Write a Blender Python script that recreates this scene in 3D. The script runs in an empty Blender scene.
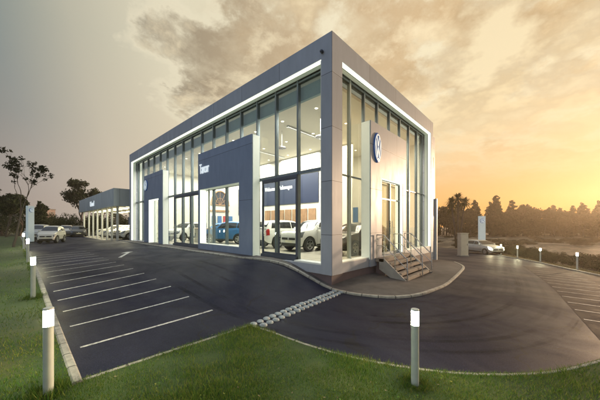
import bpy, bmesh, math, random
import numpy as np
from mathutils import Vector, Matrix
from mathutils.geometry import delaunay_2d_cdt

PI = math.pi
R = math.radians
scene = bpy.context.scene
COL = scene.collection
random.seed(7)
rng = np.random.default_rng(11)

# World frame, metres: the origin is the foot of the showroom's near corner at floor
# level, +X runs along its entrance-stair facade, +Y along its long display facade.

# ------------------------------------------------------------------ materials
MATS = {}


class NT:
    """small helper round one node tree"""
    def __init__(self, nt):
        self.nt = nt

    def n(self, kind, **kw):
        nd = self.nt.nodes.new(kind)
        for k, v in kw.items():
            setattr(nd, k, v)
        return nd

    def l(self, a, b):
        self.nt.links.new(a, b)

    def val(self, x, sock):
        if hasattr(x, 'links') or hasattr(x, 'is_linked'):
            self.l(x, sock)
        else:
            sock.default_value = x

    def math(self, op, a, b=0.0, c=0.0, clamp=False):
        nd = self.n('ShaderNodeMath', operation=op, use_clamp=clamp)
        self.val(a, nd.inputs[0]); self.val(b, nd.inputs[1]); self.val(c, nd.inputs[2])
        return nd.outputs[0]

    def ramp(self, fac, stops, interp='LINEAR'):
        nd = self.n('ShaderNodeValToRGB')
        cr = nd.color_ramp
        cr.interpolation = interp
        while len(cr.elements) < len(stops):
            cr.elements.new(0.5)
        for e, (p, c) in zip(cr.elements, stops):
            e.position = p
            e.color = (c, c, c, 1) if isinstance(c, (int, float)) else (*c, 1)
        self.val(fac, nd.inputs[0])
        return nd.outputs[0]

    def mix(self, fac, a, b, mode='MIX'):
        nd = self.n('ShaderNodeMix', data_type='RGBA', blend_type=mode)
        self.val(fac, nd.inputs[0])
        for x, s in ((a, nd.inputs[6]), (b, nd.inputs[7])):
            if isinstance(x, tuple):
                s.default_value = (*x, 1)
            else:
                self.l(x, s)
        return nd.outputs[2]

    def noise(self, vec, scale, detail=4, rough=0.55, dist=0.0):
        nd = self.n('ShaderNodeTexNoise')
        if vec is not None:
            self.l(vec, nd.inputs['Vector'])
        nd.inputs['Scale'].default_value = scale
        nd.inputs['Detail'].default_value = detail
        nd.inputs['Roughness'].default_value = rough
        nd.inputs['Distortion'].default_value = dist
        return nd.outputs[0]

    def mapping(self, vec, scale=(1, 1, 1), loc=(0, 0, 0), rot=(0, 0, 0)):
        nd = self.n('ShaderNodeMapping')
        self.l(vec, nd.inputs[0])
        nd.inputs['Scale'].default_value = scale
        nd.inputs['Location'].default_value = loc
        nd.inputs['Rotation'].default_value = rot
        return nd.outputs[0]


def new_mat(name):
    m = bpy.data.materials.new(name)
    m.use_nodes = True
    t = NT(m.node_tree)
    b = m.node_tree.nodes['Principled BSDF']
    MATS[name] = m
    return m, t, b


def simple(name, col, rough=0.5, metal=0.0, var=0.12, scale=6.0, emit=None, strength=0.0, coat=0.0, bump=0.0, spec=0.5):
    """plain procedural material: base colour broken up by noise, slight roughness variation"""
    m, t, b = new_mat(name)
    tc = t.n('ShaderNodeTexCoord').outputs['Object']
    nz = t.noise(tc, scale, 5, 0.6)
    c0 = tuple(max(0, c * (1 - var)) for c in col)
    c1 = tuple(min(1, c * (1 + var)) for c in col)
    t.l(t.ramp(nz, [(0.3, c0), (0.7, c1)]), b.inputs['Base Color'])
    t.l(t.ramp(nz, [(0.3, max(0.02, rough * 0.85)), (0.7, min(1, rough * 1.15))]), b.inputs['Roughness'])
    b.inputs['Metallic'].default_value = metal
    b.inputs['Coat Weight'].default_value = coat
    b.inputs['Specular IOR Level'].default_value = spec
    if emit:
        b.inputs['Emission Color'].default_value = (*emit, 1)
        b.inputs['Emission Strength'].default_value = strength
    if bump:
        bp = t.n('ShaderNodeBump')
        bp.inputs['Strength'].default_value = bump
        bp.inputs['Distance'].default_value = 0.01
        t.l(t.noise(tc, scale * 12, 4), bp.inputs['Height'])
        t.l(bp.outputs[0], b.inputs['Normal'])
    return m


def build_materials():
    # metal cladding panels with narrow dark joints
    def cladding(name, col, bw, rh, off=(0, 0), rough=0.36, metal=0.35):
        m, t, b = new_mat(name)
        ob = t.n('ShaderNodeTexCoord').outputs['Object']
        sep = t.n('ShaderNodeSeparateXYZ'); t.l(ob, sep.inputs[0])
        h = t.math('ADD', sep.outputs[0], sep.outputs[1])
        cmb = t.n('ShaderNodeCombineXYZ')
        t.l(t.math('ADD', h, off[0]), cmb.inputs[0]); t.l(t.math('ADD', sep.outputs[2], off[1]), cmb.inputs[1])
        br = t.n('ShaderNodeTexBrick', offset=0.0)
        t.l(cmb.outputs[0], br.inputs['Vector'])
        br.inputs['Scale'].default_value = 1
        br.inputs['Mortar Size'].default_value = 0.009
        br.inputs['Mortar Smooth'].default_value = 0.0
        br.inputs['Bias'].default_value = 0
        br.inputs['Brick Width'].default_value = bw
        br.inputs['Row Height'].default_value = rh
        br.inputs['Color1'].default_value = (*[c * 0.93 for c in col], 1)
        br.inputs['Color2'].default_value = (*[c * 1.06 for c in col], 1)
        br.inputs['Mortar'].default_value = (*[c * 0.25 for c in col], 1)
        nz = t.noise(t.mapping(ob, (1.2, 1.2, 0.35)), 2.2, 6, 0.65)
        t.l(t.mix(0.35, br.outputs['Color'], t.ramp(nz, [(0.3, 0.62), (0.7, 1.0)]), 'MULTIPLY'), b.inputs['Base Color'])
        t.l(t.ramp(nz, [(0.3, rough * 1.2), (0.7, rough * 0.85)]), b.inputs['Roughness'])
        b.inputs['Metallic'].default_value = metal
        bp = t.n('ShaderNodeBump', invert=True)
        bp.inputs['Strength'].default_value = 0.6; bp.inputs['Distance'].default_value = 0.012
        t.l(br.outputs['Fac'], bp.inputs['Height']); t.l(bp.outputs[0], b.inputs['Normal'])
        return m
    cladding('cladding', (0.37, 0.40, 0.475), 2.46, 1.74, (0.0, 0.75), .46, .10)
    cladding('portal_cladding', (0.205, 0.27, 0.41), 9.3, 2.4, (0.4, 0.0), 0.45, 0.15)
    cladding('pavilion_cladding', (0.46, 0.53, 0.56), 2.3, 3.0, (0.2, 0), 0.45, 0.25)

    # plinth, painted masonry
    simple('plinth', (0.115, 0.085, 0.10), 0.75, 0, 0.2, 3.5, bump=0.3)
    simple('frame_grey', (0.16, 0.20, 0.225), 0.4, 0.5, 0.1)
    simple('frame_dark', (0.06, 0.075, 0.11), 0.4, 0.3, 0.1)
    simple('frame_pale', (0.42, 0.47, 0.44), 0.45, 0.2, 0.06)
    simple('steel', (0.55, 0.55, 0.54), 0.28, 1.0, 0.06, 20)
    simple('white_metal', (0.62, 0.63, 0.60), 0.45, 0.0, 0.08, 9)
    simple('reveal_white', (0.78, 0.79, 0.74), 0.5, 0, 0.04)
    simple('roofing', (0.16, 0.16, 0.165), 0.85, 0, 0.2, 2)
    simple('interior_wall', (0.75, 0.73, 0.65), 0.7, 0, 0.05, 1.2)
    simple('interior_ceiling', (0.76, 0.72, 0.60), 0.8, 0, 0.03, 1.0)
    simple('bulkhead', (0.20, 0.32, 0.32), 0.55, 0, 0.06)
    simple('feature_blue', (0.018, 0.030, 0.075), 0.4, 0, 0.1)
    simple('navy', (0.03, 0.045, 0.11), 0.35, 0, 0.1)
    simple('logo_blue', (0.012, 0.06, 0.23), 0.3, 0.1, 0.08, emit=(0.05, 0.2, 0.6), strength=0.12)
    simple('logo_white', (0.8, 0.82, 0.82), 0.35, 0, 0.03, emit=(0.8, 0.95, 1.0), strength=0.35)
    simple('sign_white', (0.8, 0.82, 0.84), 0.4, 0, 0.03, emit=(0.85, 0.95, 1.0), strength=0.55)
    simple('sign_panel', (0.55, 0.60, 0.62), 0.4, 0, 0.04, emit=(0.70, 0.92, 1.0), strength=0.16)
    simple('wood', (0.36, 0.21, 0.11), 0.5, 0, 0.2, 5)
    simple('desk_white', (0.7, 0.68, 0.62), 0.35, 0, 0.05)
    simple('poster_red', (0.45, 0.05, 0.05), 0.5); simple('poster_blue', (0.06, 0.17, 0.38), 0.5)
    simple('led', (0.8, 0.8, 0.72), 0.5, 0, 0.02, emit=(0.95, 1.0, 0.80), strength=1.1)
    simple('reveal_glow', (0.8, 0.8, 0.78), 0.5, 0, 0.02, emit=(0.78, 1.0, 0.70), strength=.14)  # faint emission makes the reveal panels look lit; they are no lamps
    simple('downlight', (0.9, 0.9, 0.85), 0.5, 0, 0.02, emit=(1.0, 0.93, 0.75), strength=3.5)
    simple('pavilion_light', (0.9, 0.9, 0.8), 0.5, 0, 0.02, emit=(1.0, 0.93, 0.6), strength=5)
    simple('bollard_lamp', (0.9, 0.9, 0.8), 0.4, 0, 0.02, emit=(1.0, 0.95, 0.60), strength=480)
    simple('bollard_post', (0.50, 0.54, 0.50), 0.5, 0.1, 0.08, 7)
    simple('headlamp_lit', (0.9, 0.9, 0.85), 0.3, 0, 0.02, emit=(1.0, 0.86, 0.52), strength=120)
    simple('distant_lamp', (0.9, 0.9, 0.85), 0.3, 0, 0.02, emit=(1.0, 0.9, 0.7), strength=12)
    simple('concrete', (0.30, 0.285, 0.26), 0.85, 0, 0.22, 4, bump=0.5)
    simple('stair_concrete', (0.25, 0.21, 0.18), 0.8, 0, 0.25, 5, bump=0.5)
    simple('stair_side', (0.33, 0.32, 0.30), 0.7, 0.0, 0.15, 4)
    simple('dome_white', (0.27, 0.31, 0.335), 0.6, 0, 0.45, 11, bump=0.2)
    simple('far_wall', (0.26, 0.20, 0.20), 0.85, 0, 0.1)
    simple('far_window', (0.05, 0.055, 0.07), 0.25)
    simple('box_cream', (0.50, 0.45, 0.37), 0.7, 0, 0.1, 3)

    # kerb stones with joints
    m, t, b = new_mat('kerb')
    ob = t.n('ShaderNodeTexCoord').outputs['UV']
    sep = t.n('ShaderNodeSeparateXYZ'); t.l(ob, sep.inputs[0])
    fr = t.math('FRACT', t.math('MULTIPLY', sep.outputs[0], 2.2))
    jt = t.math('LESS_THAN', fr, 0.055)
    nz = t.noise(t.n('ShaderNodeTexCoord').outputs['Object'], 7, 6, 0.7)
    base = t.ramp(nz, [(0.22, (0.13, 0.125, 0.11)), (0.5, (0.28, 0.27, 0.24)), (0.8, (0.42, 0.40, 0.36))])
    t.l(t.mix(jt, base, (0.07, 0.065, 0.06)), b.inputs['Base Color'])
    b.inputs['Roughness'].default_value = 0.85

    # asphalt: dark, patchy, slightly polished in places, with fine grain
    m, t, b = new_mat('asphalt')
    tc = t.n('ShaderNodeTexCoord').outputs['Object']
    big = t.noise(tc, 0.35, 5, 0.6, 0.4)
    streak = t.noise(t.mapping(tc, (1.0, 0.6, 1), rot=(0, 0, 0.5)), 0.8, 7, 0.7, 0.8)
    grain = t.noise(tc, 75, 4, 0.85)
    blob = t.noise(tc, 2.4, 4, 0.6)
    c = t.ramp(big, [(0.28, (0.009, 0.011, 0.026)), (0.72, (0.017, 0.019, 0.041))])
    c = t.mix(t.ramp(streak, [(0.48, 0.0), (0.80, 0.22)]), c, (0.040, 0.041, 0.060))
    c = t.mix(t.ramp(blob, [(0.30, 0.35), (0.44, 0.0)]), c, (0.012, 0.012, 0.018))
    c = t.mix(0.8, c, t.ramp(grain, [(0.36, 0.25), (0.64, 1.85)]), 'MULTIPLY')
    sp = t.n('ShaderNodeTexVoronoi'); t.l(tc, sp.inputs['Vector']); sp.inputs['Scale'].default_value = 48
    c = t.mix(t.math('MULTIPLY', t.math('LESS_THAN', sp.outputs['Distance'], .22), .30), c, (0.075, 0.075, 0.085))
    vo = t.n('ShaderNodeTexVoronoi', feature='DISTANCE_TO_EDGE')
    wob = t.n('ShaderNodeTexNoise'); t.l(tc, wob.inputs['Vector']); wob.inputs['Scale'].default_value = 1.8
    add = t.n('ShaderNodeVectorMath', operation='MULTIPLY_ADD')
    t.l(wob.outputs['Color'], add.inputs[0]); add.inputs[1].default_value = (0.9, 0.9, 0); t.l(tc, add.inputs[2])
    t.l(add.outputs[0], vo.inputs['Vector']); vo.inputs['Scale'].default_value = 0.32
    crack = t.math('LESS_THAN', vo.outputs['Distance'], 0.006)
    c = t.mix(t.math('MULTIPLY', crack, 0.7), c, (0.015, 0.015, 0.018))
    t.l(c, b.inputs['Base Color'])
    pol = t.noise(t.mapping(tc, (1, .7, 1), loc=(3, 1, 0)), .55, 6, .65, .5)
    t.l(t.ramp(pol, [(0.35, 0.62), (0.72, 0.46)]), b.inputs['Roughness'])
    t.l(t.ramp(pol, [(0.35, 0.03), (0.72, 0.10)]), b.inputs['Specular IOR Level'])
    bp = t.n('ShaderNodeBump'); bp.inputs['Strength'].default_value = 0.45; bp.inputs['Distance'].default_value = 0.006
    t.l(grain, bp.inputs['Height']); t.l(bp.outputs[0], b.inputs['Normal'])

    # paving slabs of the walkway
    simple('paving', (0.085, 0.078, 0.080), 0.8, 0, 0.35, 2.6, bump=0.5, spec=0.2)

    simple('asphalt_dark', (0.012, 0.011, 0.017), 0.8, 0, 0.35, 2.5, bump=0.4, spec=0.06)
    m, t, b = new_mat('tyre_mark')
    tc = t.n('ShaderNodeTexCoord').outputs['Object']
    b.inputs['Base Color'].default_value = (0.006, 0.006, 0.008, 1); b.inputs['Roughness'].default_value = 0.75; b.inputs['Specular IOR Level'].default_value = 0.04
    tr = t.n('ShaderNodeBsdfTransparent'); mx = t.n('ShaderNodeMixShader')
    t.l(t.ramp(t.noise(tc, .8, 7, 0.7), [(0.40, 0.0), (0.72, 0.20)]), mx.inputs[0])
    t.l(tr.outputs[0], mx.inputs[1]); t.l(b.outputs[0], mx.inputs[2])
    t.l(mx.outputs[0], m.node_tree.nodes['Material Output'].inputs['Surface'])

    # worn white road paint
    m, t, b = new_mat('road_paint')
    tc = t.n('ShaderNodeTexCoord').outputs['Object']
    nz = t.noise(tc, 14, 8, 0.82)
    t.l(t.ramp(nz, [(0.36, (0.05, 0.05, 0.06)), (0.44, (0.33, 0.33, 0.33)), (0.58, (0.66, 0.66, 0.62))]), b.inputs['Base Color'])
    b.inputs['Roughness'].default_value = 0.6
    m, t, b = new_mat('road_paint_faint')
    tc = t.n('ShaderNodeTexCoord').outputs['Object']
    nz = t.noise(tc, 7, 6, 0.75)
    t.l(t.ramp(nz, [(0.36, (0.10, 0.098, 0.10)), (0.60, (0.48, 0.46, 0.44))]), b.inputs['Base Color'])
    b.inputs['Roughness'].default_value = 0.6

    # soil and turf under the grass blades
    m, t, b = new_mat('turf')
    tc = t.n('ShaderNodeTexCoord').outputs['Object']
    n1 = t.noise(tc, 1.1, 6, 0.6); n2 = t.noise(tc, 55, 3, 0.7)
    c = t.ramp(n1, [(0.3, (0.020, 0.045, 0.010)), (0.55, (0.040, 0.075, 0.014)), (0.75, (0.085, 0.095, 0.025))])
    t.l(t.mix(0.8, c, t.ramp(n2, [(0.3, 0.4), (0.7, 1.3)]), 'MULTIPLY'), b.inputs['Base Color'])
    b.inputs['Roughness'].default_value = 0.95

    # open country: dry straw field with darker scrub patches on the +X side, dull green elsewhere
    m, t, b = new_mat('field')
    tc = t.n('ShaderNodeTexCoord').outputs['Object']
    sep = t.n('ShaderNodeSeparateXYZ'); t.l(tc, sep.inputs[0])
    dry = t.math('SUBTRACT', sep.outputs[0], t.math('MULTIPLY', sep.outputs[1], 0.55))
    dryf = t.ramp(t.math('MULTIPLY', dry, 0.1), [(0.3, 0.0), (0.9, 1.0)])
    band = t.noise(t.mapping(tc, (0.05, 0.20, 1), rot=(0, 0, 0.35)), 1.6, 6, 0.62, 0.6)
    fine = t.noise(tc, 3.0, 6, 0.7)
    cd = t.ramp(band, [(0.34, (0.05, 0.038, 0.026)), (0.48, (0.11, 0.085, 0.055)), (0.60, (0.27, 0.22, 0.15)), (0.72, (0.09, 0.07, 0.045))])
    cg = t.ramp(band, [(0.3, (0.022, 0.036, 0.012)), (0.7, (0.055, 0.066, 0.025))])
    c = t.mix(dryf, cg, cd)
    t.l(t.mix(0.7, c, t.ramp(fine, [(0.3, 0.5), (0.7, 1.3)]), 'MULTIPLY'), b.inputs['Base Color'])
    b.inputs['Roughness'].default_value = 0.95

    m, t, b = new_mat('track')
    tc = t.n('ShaderNodeTexCoord').outputs['Object']
    t.l(t.ramp(t.noise(tc, 1.2, 6, 0.7), [(0.3, (0.20, 0.165, 0.12)), (0.7, (0.36, 0.30, 0.22))]), b.inputs['Base Color'])
    b.inputs['Roughness'].default_value = 0.9

    # grass blades: colour varies from blade to blade and patch to patch
    def grass(name, lo, mid, hi):
        m, t, b = new_mat(name)
        tc = t.n('ShaderNodeTexCoord').outputs['Object']
        rnd = t.n('ShaderNodeNewGeometry').outputs['Random Per Island']
        pn = t.noise(tc, 0.9, 4, 0.6)
        f = t.math('ADD', t.math('MULTIPLY', rnd, 0.5), t.math('MULTIPLY', pn, 0.62))
        t.l(t.ramp(f, [(0.25, lo), (0.55, mid), (0.85, hi)]), b.inputs['Base Color'])
        b.inputs['Roughness'].default_value = 0.7
        b.inputs['Specular IOR Level'].default_value = 0.25
        tr = t.n('ShaderNodeBsdfTranslucent')
        t.l(t.ramp(f, [(0.25, lo), (0.85, hi)]), tr.inputs[0])
        mx = t.n('ShaderNodeMixShader'); mx.inputs[0].default_value = 0.25
        out = m.node_tree.nodes['Material Output']
        t.l(b.outputs[0], mx.inputs[1]); t.l(tr.outputs[0], mx.inputs[2]); t.l(mx.outputs[0], out.inputs['Surface'])
    grass('grass', (0.022, 0.085, 0.008), (0.074, 0.185, 0.016), (0.24, 0.24, 0.05))
    grass('dry_grass', (0.10, 0.08, 0.04), (0.20, 0.155, 0.085), (0.32, 0.26, 0.16))
    grass('leaf_dark', (0.012, 0.022, 0.010), (0.022, 0.038, 0.014), (0.042, 0.058, 0.022))
    grass('leaf_grey', (0.020, 0.026, 0.016), (0.034, 0.042, 0.024), (0.055, 0.062, 0.036))
    grass('leaf_olive', (0.018, 0.018, 0.008), (0.034, 0.033, 0.013), (0.055, 0.050, 0.022))
    grass('leaf_palm', (0.06, 0.055, 0.02), (0.10, 0.085, 0.03), (0.15, 0.12, 0.05))
    simple('bark', (0.075, 0.060, 0.050), 0.9, 0, 0.3, 8, bump=0.8)

    # architectural glass: see-through with a fresnel reflection
    def glass(name, tint, refl=1.0):
        m, t, b = new_mat(name)
        nt = m.node_tree
        nt.nodes.remove(b)
        tr = t.n('ShaderNodeBsdfTransparent'); tr.inputs[0].default_value = (*tint, 1)
        gl = t.n('ShaderNodeBsdfGlossy'); gl.inputs['Roughness'].default_value = 0.01
        lw = t.n('ShaderNodeLayerWeight'); lw.inputs[0].default_value = .5
        fr = t.n('ShaderNodeMath', operation='MULTIPLY_ADD'); t.l(t.math('POWER', lw.outputs['Facing'], 4.0), fr.inputs[0]); fr.inputs[1].default_value = .75; fr.inputs[2].default_value = .035
        mx = t.n('ShaderNodeMixShader')
        t.l(t.math('MULTIPLY', fr.outputs[0], refl, clamp=True), mx.inputs[0])
        t.l(tr.outputs[0], mx.inputs[1]); t.l(gl.outputs[0], mx.inputs[2])
        t.l(mx.outputs[0], nt.nodes['Material Output'].inputs['Surface'])
    glass('glass', (0.95, 0.965, 0.945), 1.3)
    glass('glass_clear', (0.96, 0.97, 0.955), .22)
    glass('glass_bronze', (0.94, 0.91, 0.82), 1.3)

    m, t, b = new_mat('tile_floor')
    tc = t.n('ShaderNodeTexCoord').outputs['Object']
    br = t.n('ShaderNodeTexBrick', offset=0.0); t.l(tc, br.inputs['Vector'])
    br.inputs['Brick Width'].default_value = 0.8; br.inputs['Row Height'].default_value = 0.8; br.inputs['Scale'].default_value = 1
    br.inputs['Mortar Size'].default_value = 0.006
    br.inputs['Color1'].default_value = (0.56, 0.52, 0.42, 1); br.inputs['Color2'].default_value = (0.60, 0.56, 0.46, 1)
    br.inputs['Mortar'].default_value = (0.3, 0.28, 0.24, 1)
    t.l(br.outputs['Color'], b.inputs['Base Color'])
    b.inputs['Roughness'].default_value = 0.16

    # vehicle paints and trim
    def paint(name, col, metal=0.2, rough=0.32):
        simple(name, col, rough, metal, 0.04, 3, coat=0.8)
    paint('paint_white', (0.66, 0.66, 0.62), 0.0)
    paint('paint_silver', (0.46, 0.47, 0.46), 0.5)
    paint('paint_cream', (0.55, 0.50, 0.40), 0.1)
    paint('paint_blue', (0.025, 0.15, 0.36), 0.2)
    paint('paint_black', (0.018, 0.018, 0.022), 0.2)
    paint('paint_graphite', (0.045, 0.05, 0.06), 0.4)
    simple('car_glass', (0.012, 0.015, 0.018), 0.06, 0, 0.02, spec=0.8)
    simple('rubber', (0.018, 0.018, 0.019), 0.75, 0, 0.15)
    simple('trim_black', (0.012, 0.012, 0.014), 0.45)
    simple('alloy', (0.52, 0.53, 0.54), 0.3, 0.9, 0.05)
    simple('lamp_clear', (0.20, 0.22, 0.25), 0.10, 0.6, 0.04)
    simple('lamp_red', (0.35, 0.015, 0.012), 0.2, 0, 0.05)
    simple('plate', (0.72, 0.70, 0.55), 0.5)


build_materials()
M = MATS

# ------------------------------------------------------------------ mesh builder


class MB:
    def __init__(self):
        self.v, self.f, self.mi, self.uv = [], [], [], None
        self.cur = 0

    def add(self, verts, faces):
        o = len(self.v)
        self.v += [tuple(p) for p in verts]
        for f in faces:
            self.f.append(tuple(i + o for i in f)); self.mi.append(self.cur)
        return self

    def box(self, x0, x1, y0, y1, z0, z1):
        x0, x1 = min(x0, x1), max(x0, x1); y0, y1 = min(y0, y1), max(y0, y1); z0, z1 = min(z0, z1), max(z0, z1)
        v = [(x, y, z) for z in (z0, z1) for y in (y0, y1) for x in (x0, x1)]
        return self.add(v, [(0, 2, 3, 1), (4, 5, 7, 6), (0, 1, 5, 4), (1, 3, 7, 5), (3, 2, 6, 7), (2, 0, 4, 6)])

    def bbox(self, x0, x1, y0, y1, z0, z1, r=0.01):
        """box with chamfered edges"""
        bm = bmesh.new()
        bmesh.ops.create_cube(bm, size=1)
        for vv in bm.verts:
            vv.co = Vector(((x0 + x1) / 2 + vv.co.x * (x1 - x0), (y0 + y1) / 2 + vv.co.y * (y1 - y0), (z0 + z1) / 2 + vv.co.z * (z1 - z0)))
        bmesh.ops.bevel(bm, geom=bm.edges[:], offset=r, segments=2, affect='EDGES', profile=0.6)
        return self.bm(bm)

    def bm(self, bm):
        bm.verts.index_update()
        self.add([v.co[:] for v in bm.verts], [[v.index for v in f.verts] for f in bm.faces])
        bm.free()
        return self

    def obox(self, c, size, ax):
        """oriented box: centre, full sizes, 3 axes"""
        c = Vector(c); a = [Vector(q).normalized() * s / 2 for q, s in zip(ax, size)]
        v = [c + a[0] * i + a[1] * j + a[2] * k for k in (-1, 1) for j in (-1, 1) for i in (-1, 1)]
        return self.add(v, [(0, 2, 3, 1), (4, 5, 7, 6), (0, 1, 5, 4), (1, 3, 7, 5), (3, 2, 6, 7), (2, 0, 4, 6)])

    def tube(self, pts, rad, n=8, cap=True):
        pts = [Vector(p) for p in pts]
        rads = rad if isinstance(rad, (list, tuple)) else [rad] * len(pts)
        o = len(self.v)
        prev = None
        rings = []
        for i, p in enumerate(pts):
            d = (pts[min(i + 1, len(pts) - 1)] - pts[max(i - 1, 0)])
            d = d.normalized() if d.length > 1e-9 else Vector((0, 0, 1))
            if prev is None:
                a = d.orthogonal().normalized()
            else:
                a = prev - d * prev.dot(d)
                a = a.normalized() if a.length > 1e-6 else d.orthogonal().normalized()
            prev = a
            b = d.cross(a)
            rings.append([p + (a * math.cos(2 * PI * k / n) + b * math.sin(2 * PI * k / n)) * rads[i] for k in range(n)])
        fs = []
        for i in range(len(pts) - 1):
            for k in range(n):
                fs.append((i * n + k, i * n + (k + 1) % n, (i + 1) * n + (k + 1) % n, (i + 1) * n + k))
        if cap:
            fs.append(tuple(reversed(range(n)))); fs.append(tuple((len(pts) - 1) * n + k for k in range(n)))
        return self.add([q for r_ in rings for q in r_], fs)

    def lathe(self, prof, n=24, M4=None):
        """prof: (radius, height) pairs round local Z, transformed by M4"""
        M4 = M4 or Matrix()
        v, f = [], []
        for r_, h in prof:
            for k in range(n):
                a = 2 * PI * k / n
                v.append(M4 @ Vector((r_ * math.cos(a), r_ * math.sin(a), h)))
        for i in range(len(prof) - 1):
            for k in range(n):
                f.append((i * n + k, i * n + (k + 1) % n, (i + 1) * n + (k + 1) % n, (i + 1) * n + k))
        return self.add(v, f)

    def grid(self, rows, flip=False):
        nr, nc = len(rows), len(rows[0])
        f = []
        for i in range(nr - 1):
            for j in range(nc - 1):
                q = (i * nc + j, i * nc + j + 1, (i + 1) * nc + j + 1, (i + 1) * nc + j)
                f.append(q[::-1] if flip else q)
        return self.add([p for r_ in rows for p in r_], f)

    def build(self, name, mats, parent=None, smooth=False, loc=None, rotz=None):
        me = bpy.data.meshes.new(name)
        me.from_pydata(self.v, [], self.f)
        mats = mats if isinstance(mats, (list, tuple)) else [mats]
        for m in mats:
            me.materials.append(M[m])
        if len(mats) > 1:
            me.polygons.foreach_set('material_index', self.mi)
        if smooth:
            me.polygons.foreach_set('use_smooth', [True] * len(me.polygons))
            if smooth is not True:
                try:
                    me.set_sharp_from_angle(angle=R(smooth))
                except Exception:
                    pass
        me.update()
        o = bpy.data.objects.new(name, me)
        COL.objects.link(o)
        if parent:
            o.parent = parent
        if loc:
            o.location = loc
        if rotz is not None:
            o.rotation_euler.z = rotz
        return o


def tag(o, label=None, cat=None, group=None, kind=None):
    if label: o['label'] = label
    if cat: o['category'] = cat
    if group: o['group'] = group
    if kind: o['kind'] = kind
    return o


def empty(name, loc=(0, 0, 0), rotz=0, label=None, cat=None, group=None):
    o = bpy.data.objects.new(name, None)
    o.empty_display_size = 0.3
    COL.objects.link(o)
    o.location = loc; o.rotation_euler.z = rotz
    return tag(o, label, cat, group)


def copy_tree(o, parent=None):
    c = o.copy(); COL.objects.link(c)
    if parent: c.parent = parent
    for ch in [q for q in bpy.data.objects if q.parent == o]:
        copy_tree(ch, c)
    return c


def text_mesh(name, body, size, mat, M4, parent=None, extrude=0.012, bold=0.0, width=None, height=None):
    """lettering as a mesh; text runs along local +X, up local +Y, centred at the origin"""
    cu = bpy.data.curves.new(name + '_curve', 'FONT')
    cu.body = body; cu.size = size; cu.extrude = extrude; cu.offset = bold
    cu.align_x = 'CENTER'; cu.align_y = 'CENTER'; cu.resolution_u = 3
    tmp = bpy.data.objects.new('tmp_text', cu)
    COL.objects.link(tmp)
    bpy.context.view_layer.update()
    me = bpy.data.meshes.new_from_object(tmp.evaluated_get(bpy.context.evaluated_depsgraph_get()))
    bpy.data.objects.remove(tmp); bpy.data.curves.remove(cu)
    xs = [v.co.x for v in me.vertices]; ys = [v.co.y for v in me.vertices]
    sx = (width / (max(xs) - min(xs))) if width else 1
    sy = (height / (max(ys) - min(ys))) if height else 1
    cx, cy = (max(xs) + min(xs)) / 2, (max(ys) + min(ys)) / 2
    for v in me.vertices:
        v.co = M4 @ Vector(((v.co.x - cx) * sx, (v.co.y - cy) * sy, v.co.z))
    me.materials.clear(); me.materials.append(M[mat])
    me.name = name
    o = bpy.data.objects.new(name, me); COL.objects.link(o)
    if parent: o.parent = parent
    return o


# frames (right, up, out) for things mounted on the two facades
def face_left(x, y, z):      # on a wall facing -X: reading direction is -Y
    return Matrix(((0, 0, -1, x), (-1, 0, 0, y), (0, 1, 0, z), (0, 0, 0, 1)))


def face_right(x, y, z):     # on a wall facing -Y: reading direction is +X
    return Matrix(((1, 0, 0, x), (0, 0, -1, y), (0, 1, 0, z), (0, 0, 0, 1)))


# ------------------------------------------------------------------ terrain height
CTRL = np.array([
    (0, 1.9, -.10), (0, 4, -.05), (0, 8, -.05), (0, 13, -.05), (0, 22, -.08), (0, 0, -.70), (1.5, -2.2, -.76), (4.3, -1.3, -.88), (5, -2.4, -.86),
    (10.5, -1.5, -.95), (5, 6, -.1), (5, 14, -.1), (-1.5, 2.5, -.2), (-1.2, 0.8, -.5), (-3, 6, -.15), (-3, 14, -.15), (-3, 22, -.15),
    (-3, -2, -.72), (-3.02, -3.61, -.74), (-6.63, -0.89, -.61), (-6.55, 3.97, -.48), (-4.9, 26.3, -.27), (15.52, -6.3, -1.33),
    (19.74, -4.68, -1.45), (22.17, -3.18, -1.5), (-3.79, -0.69, -.68), (-6.45, -0.85, -.60), (-3.61, -1.96, -.72),
    (-1.85, -4.81, -.85), (-0.44, -5.62, -.9), (-6.85, -4.96, -.72), (-12, -8, -.7), (-25, 20, -.4), (-20, 45, -.3), (-40, 70, -.3),
    (10, 45, -.3), (14, 14, -1.2), (20, 5, -1.5), (25, -8, -1.6), (50, -5, -1.9), (50, 30, -1.6), (90, 20, -2), (70, -60, -2),
    (0, 100, -.6), (10, -30, -1.2), (-30, -20, -.7), (-60, 40, -.3)])


def _tps():
    X = CTRL[:, :2]; n = len(X)
    r2 = ((X[:, None] - X[None]) ** 2).sum(-1)
    U = np.where(r2 > 0, r2 * np.log(r2 + 1e-12), 0.)
    A = np.zeros((n + 3, n + 3))
    A[:n, :n] = U + 0.6 * np.eye(n); A[:n, n] = 1; A[:n, n + 1:] = X; A[n, :n] = 1; A[n + 1:, :n] = X.T
    return np.linalg.solve(A, np.r_[CTRL[:, 2], 0, 0, 0])


TW = _tps()
EYE = (-6.85, -4.96)


def G(xy):
    xy = np.atleast_2d(np.asarray(xy, float))
    n = len(CTRL)
    r2 = ((xy[:, None] - CTRL[None, :, :2]) ** 2).sum(-1)
    z = np.where(r2 > 0, r2 * np.log(r2 + 1e-12), 0.) @ TW[:n] + TW[n] + xy @ TW[n + 1:]
    rr = np.hypot(xy[:, 0] - EYE[0], xy[:, 1] - EYE[1])
    w = np.clip((rr - 45) / 50, 0, 1); w = w * w * (3 - 2 * w)
    return z * (1 - w) + w * np.clip(z, -2.0, -0.3)


def g(x, y):
    return float(G([(x, y)])[0])


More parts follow.
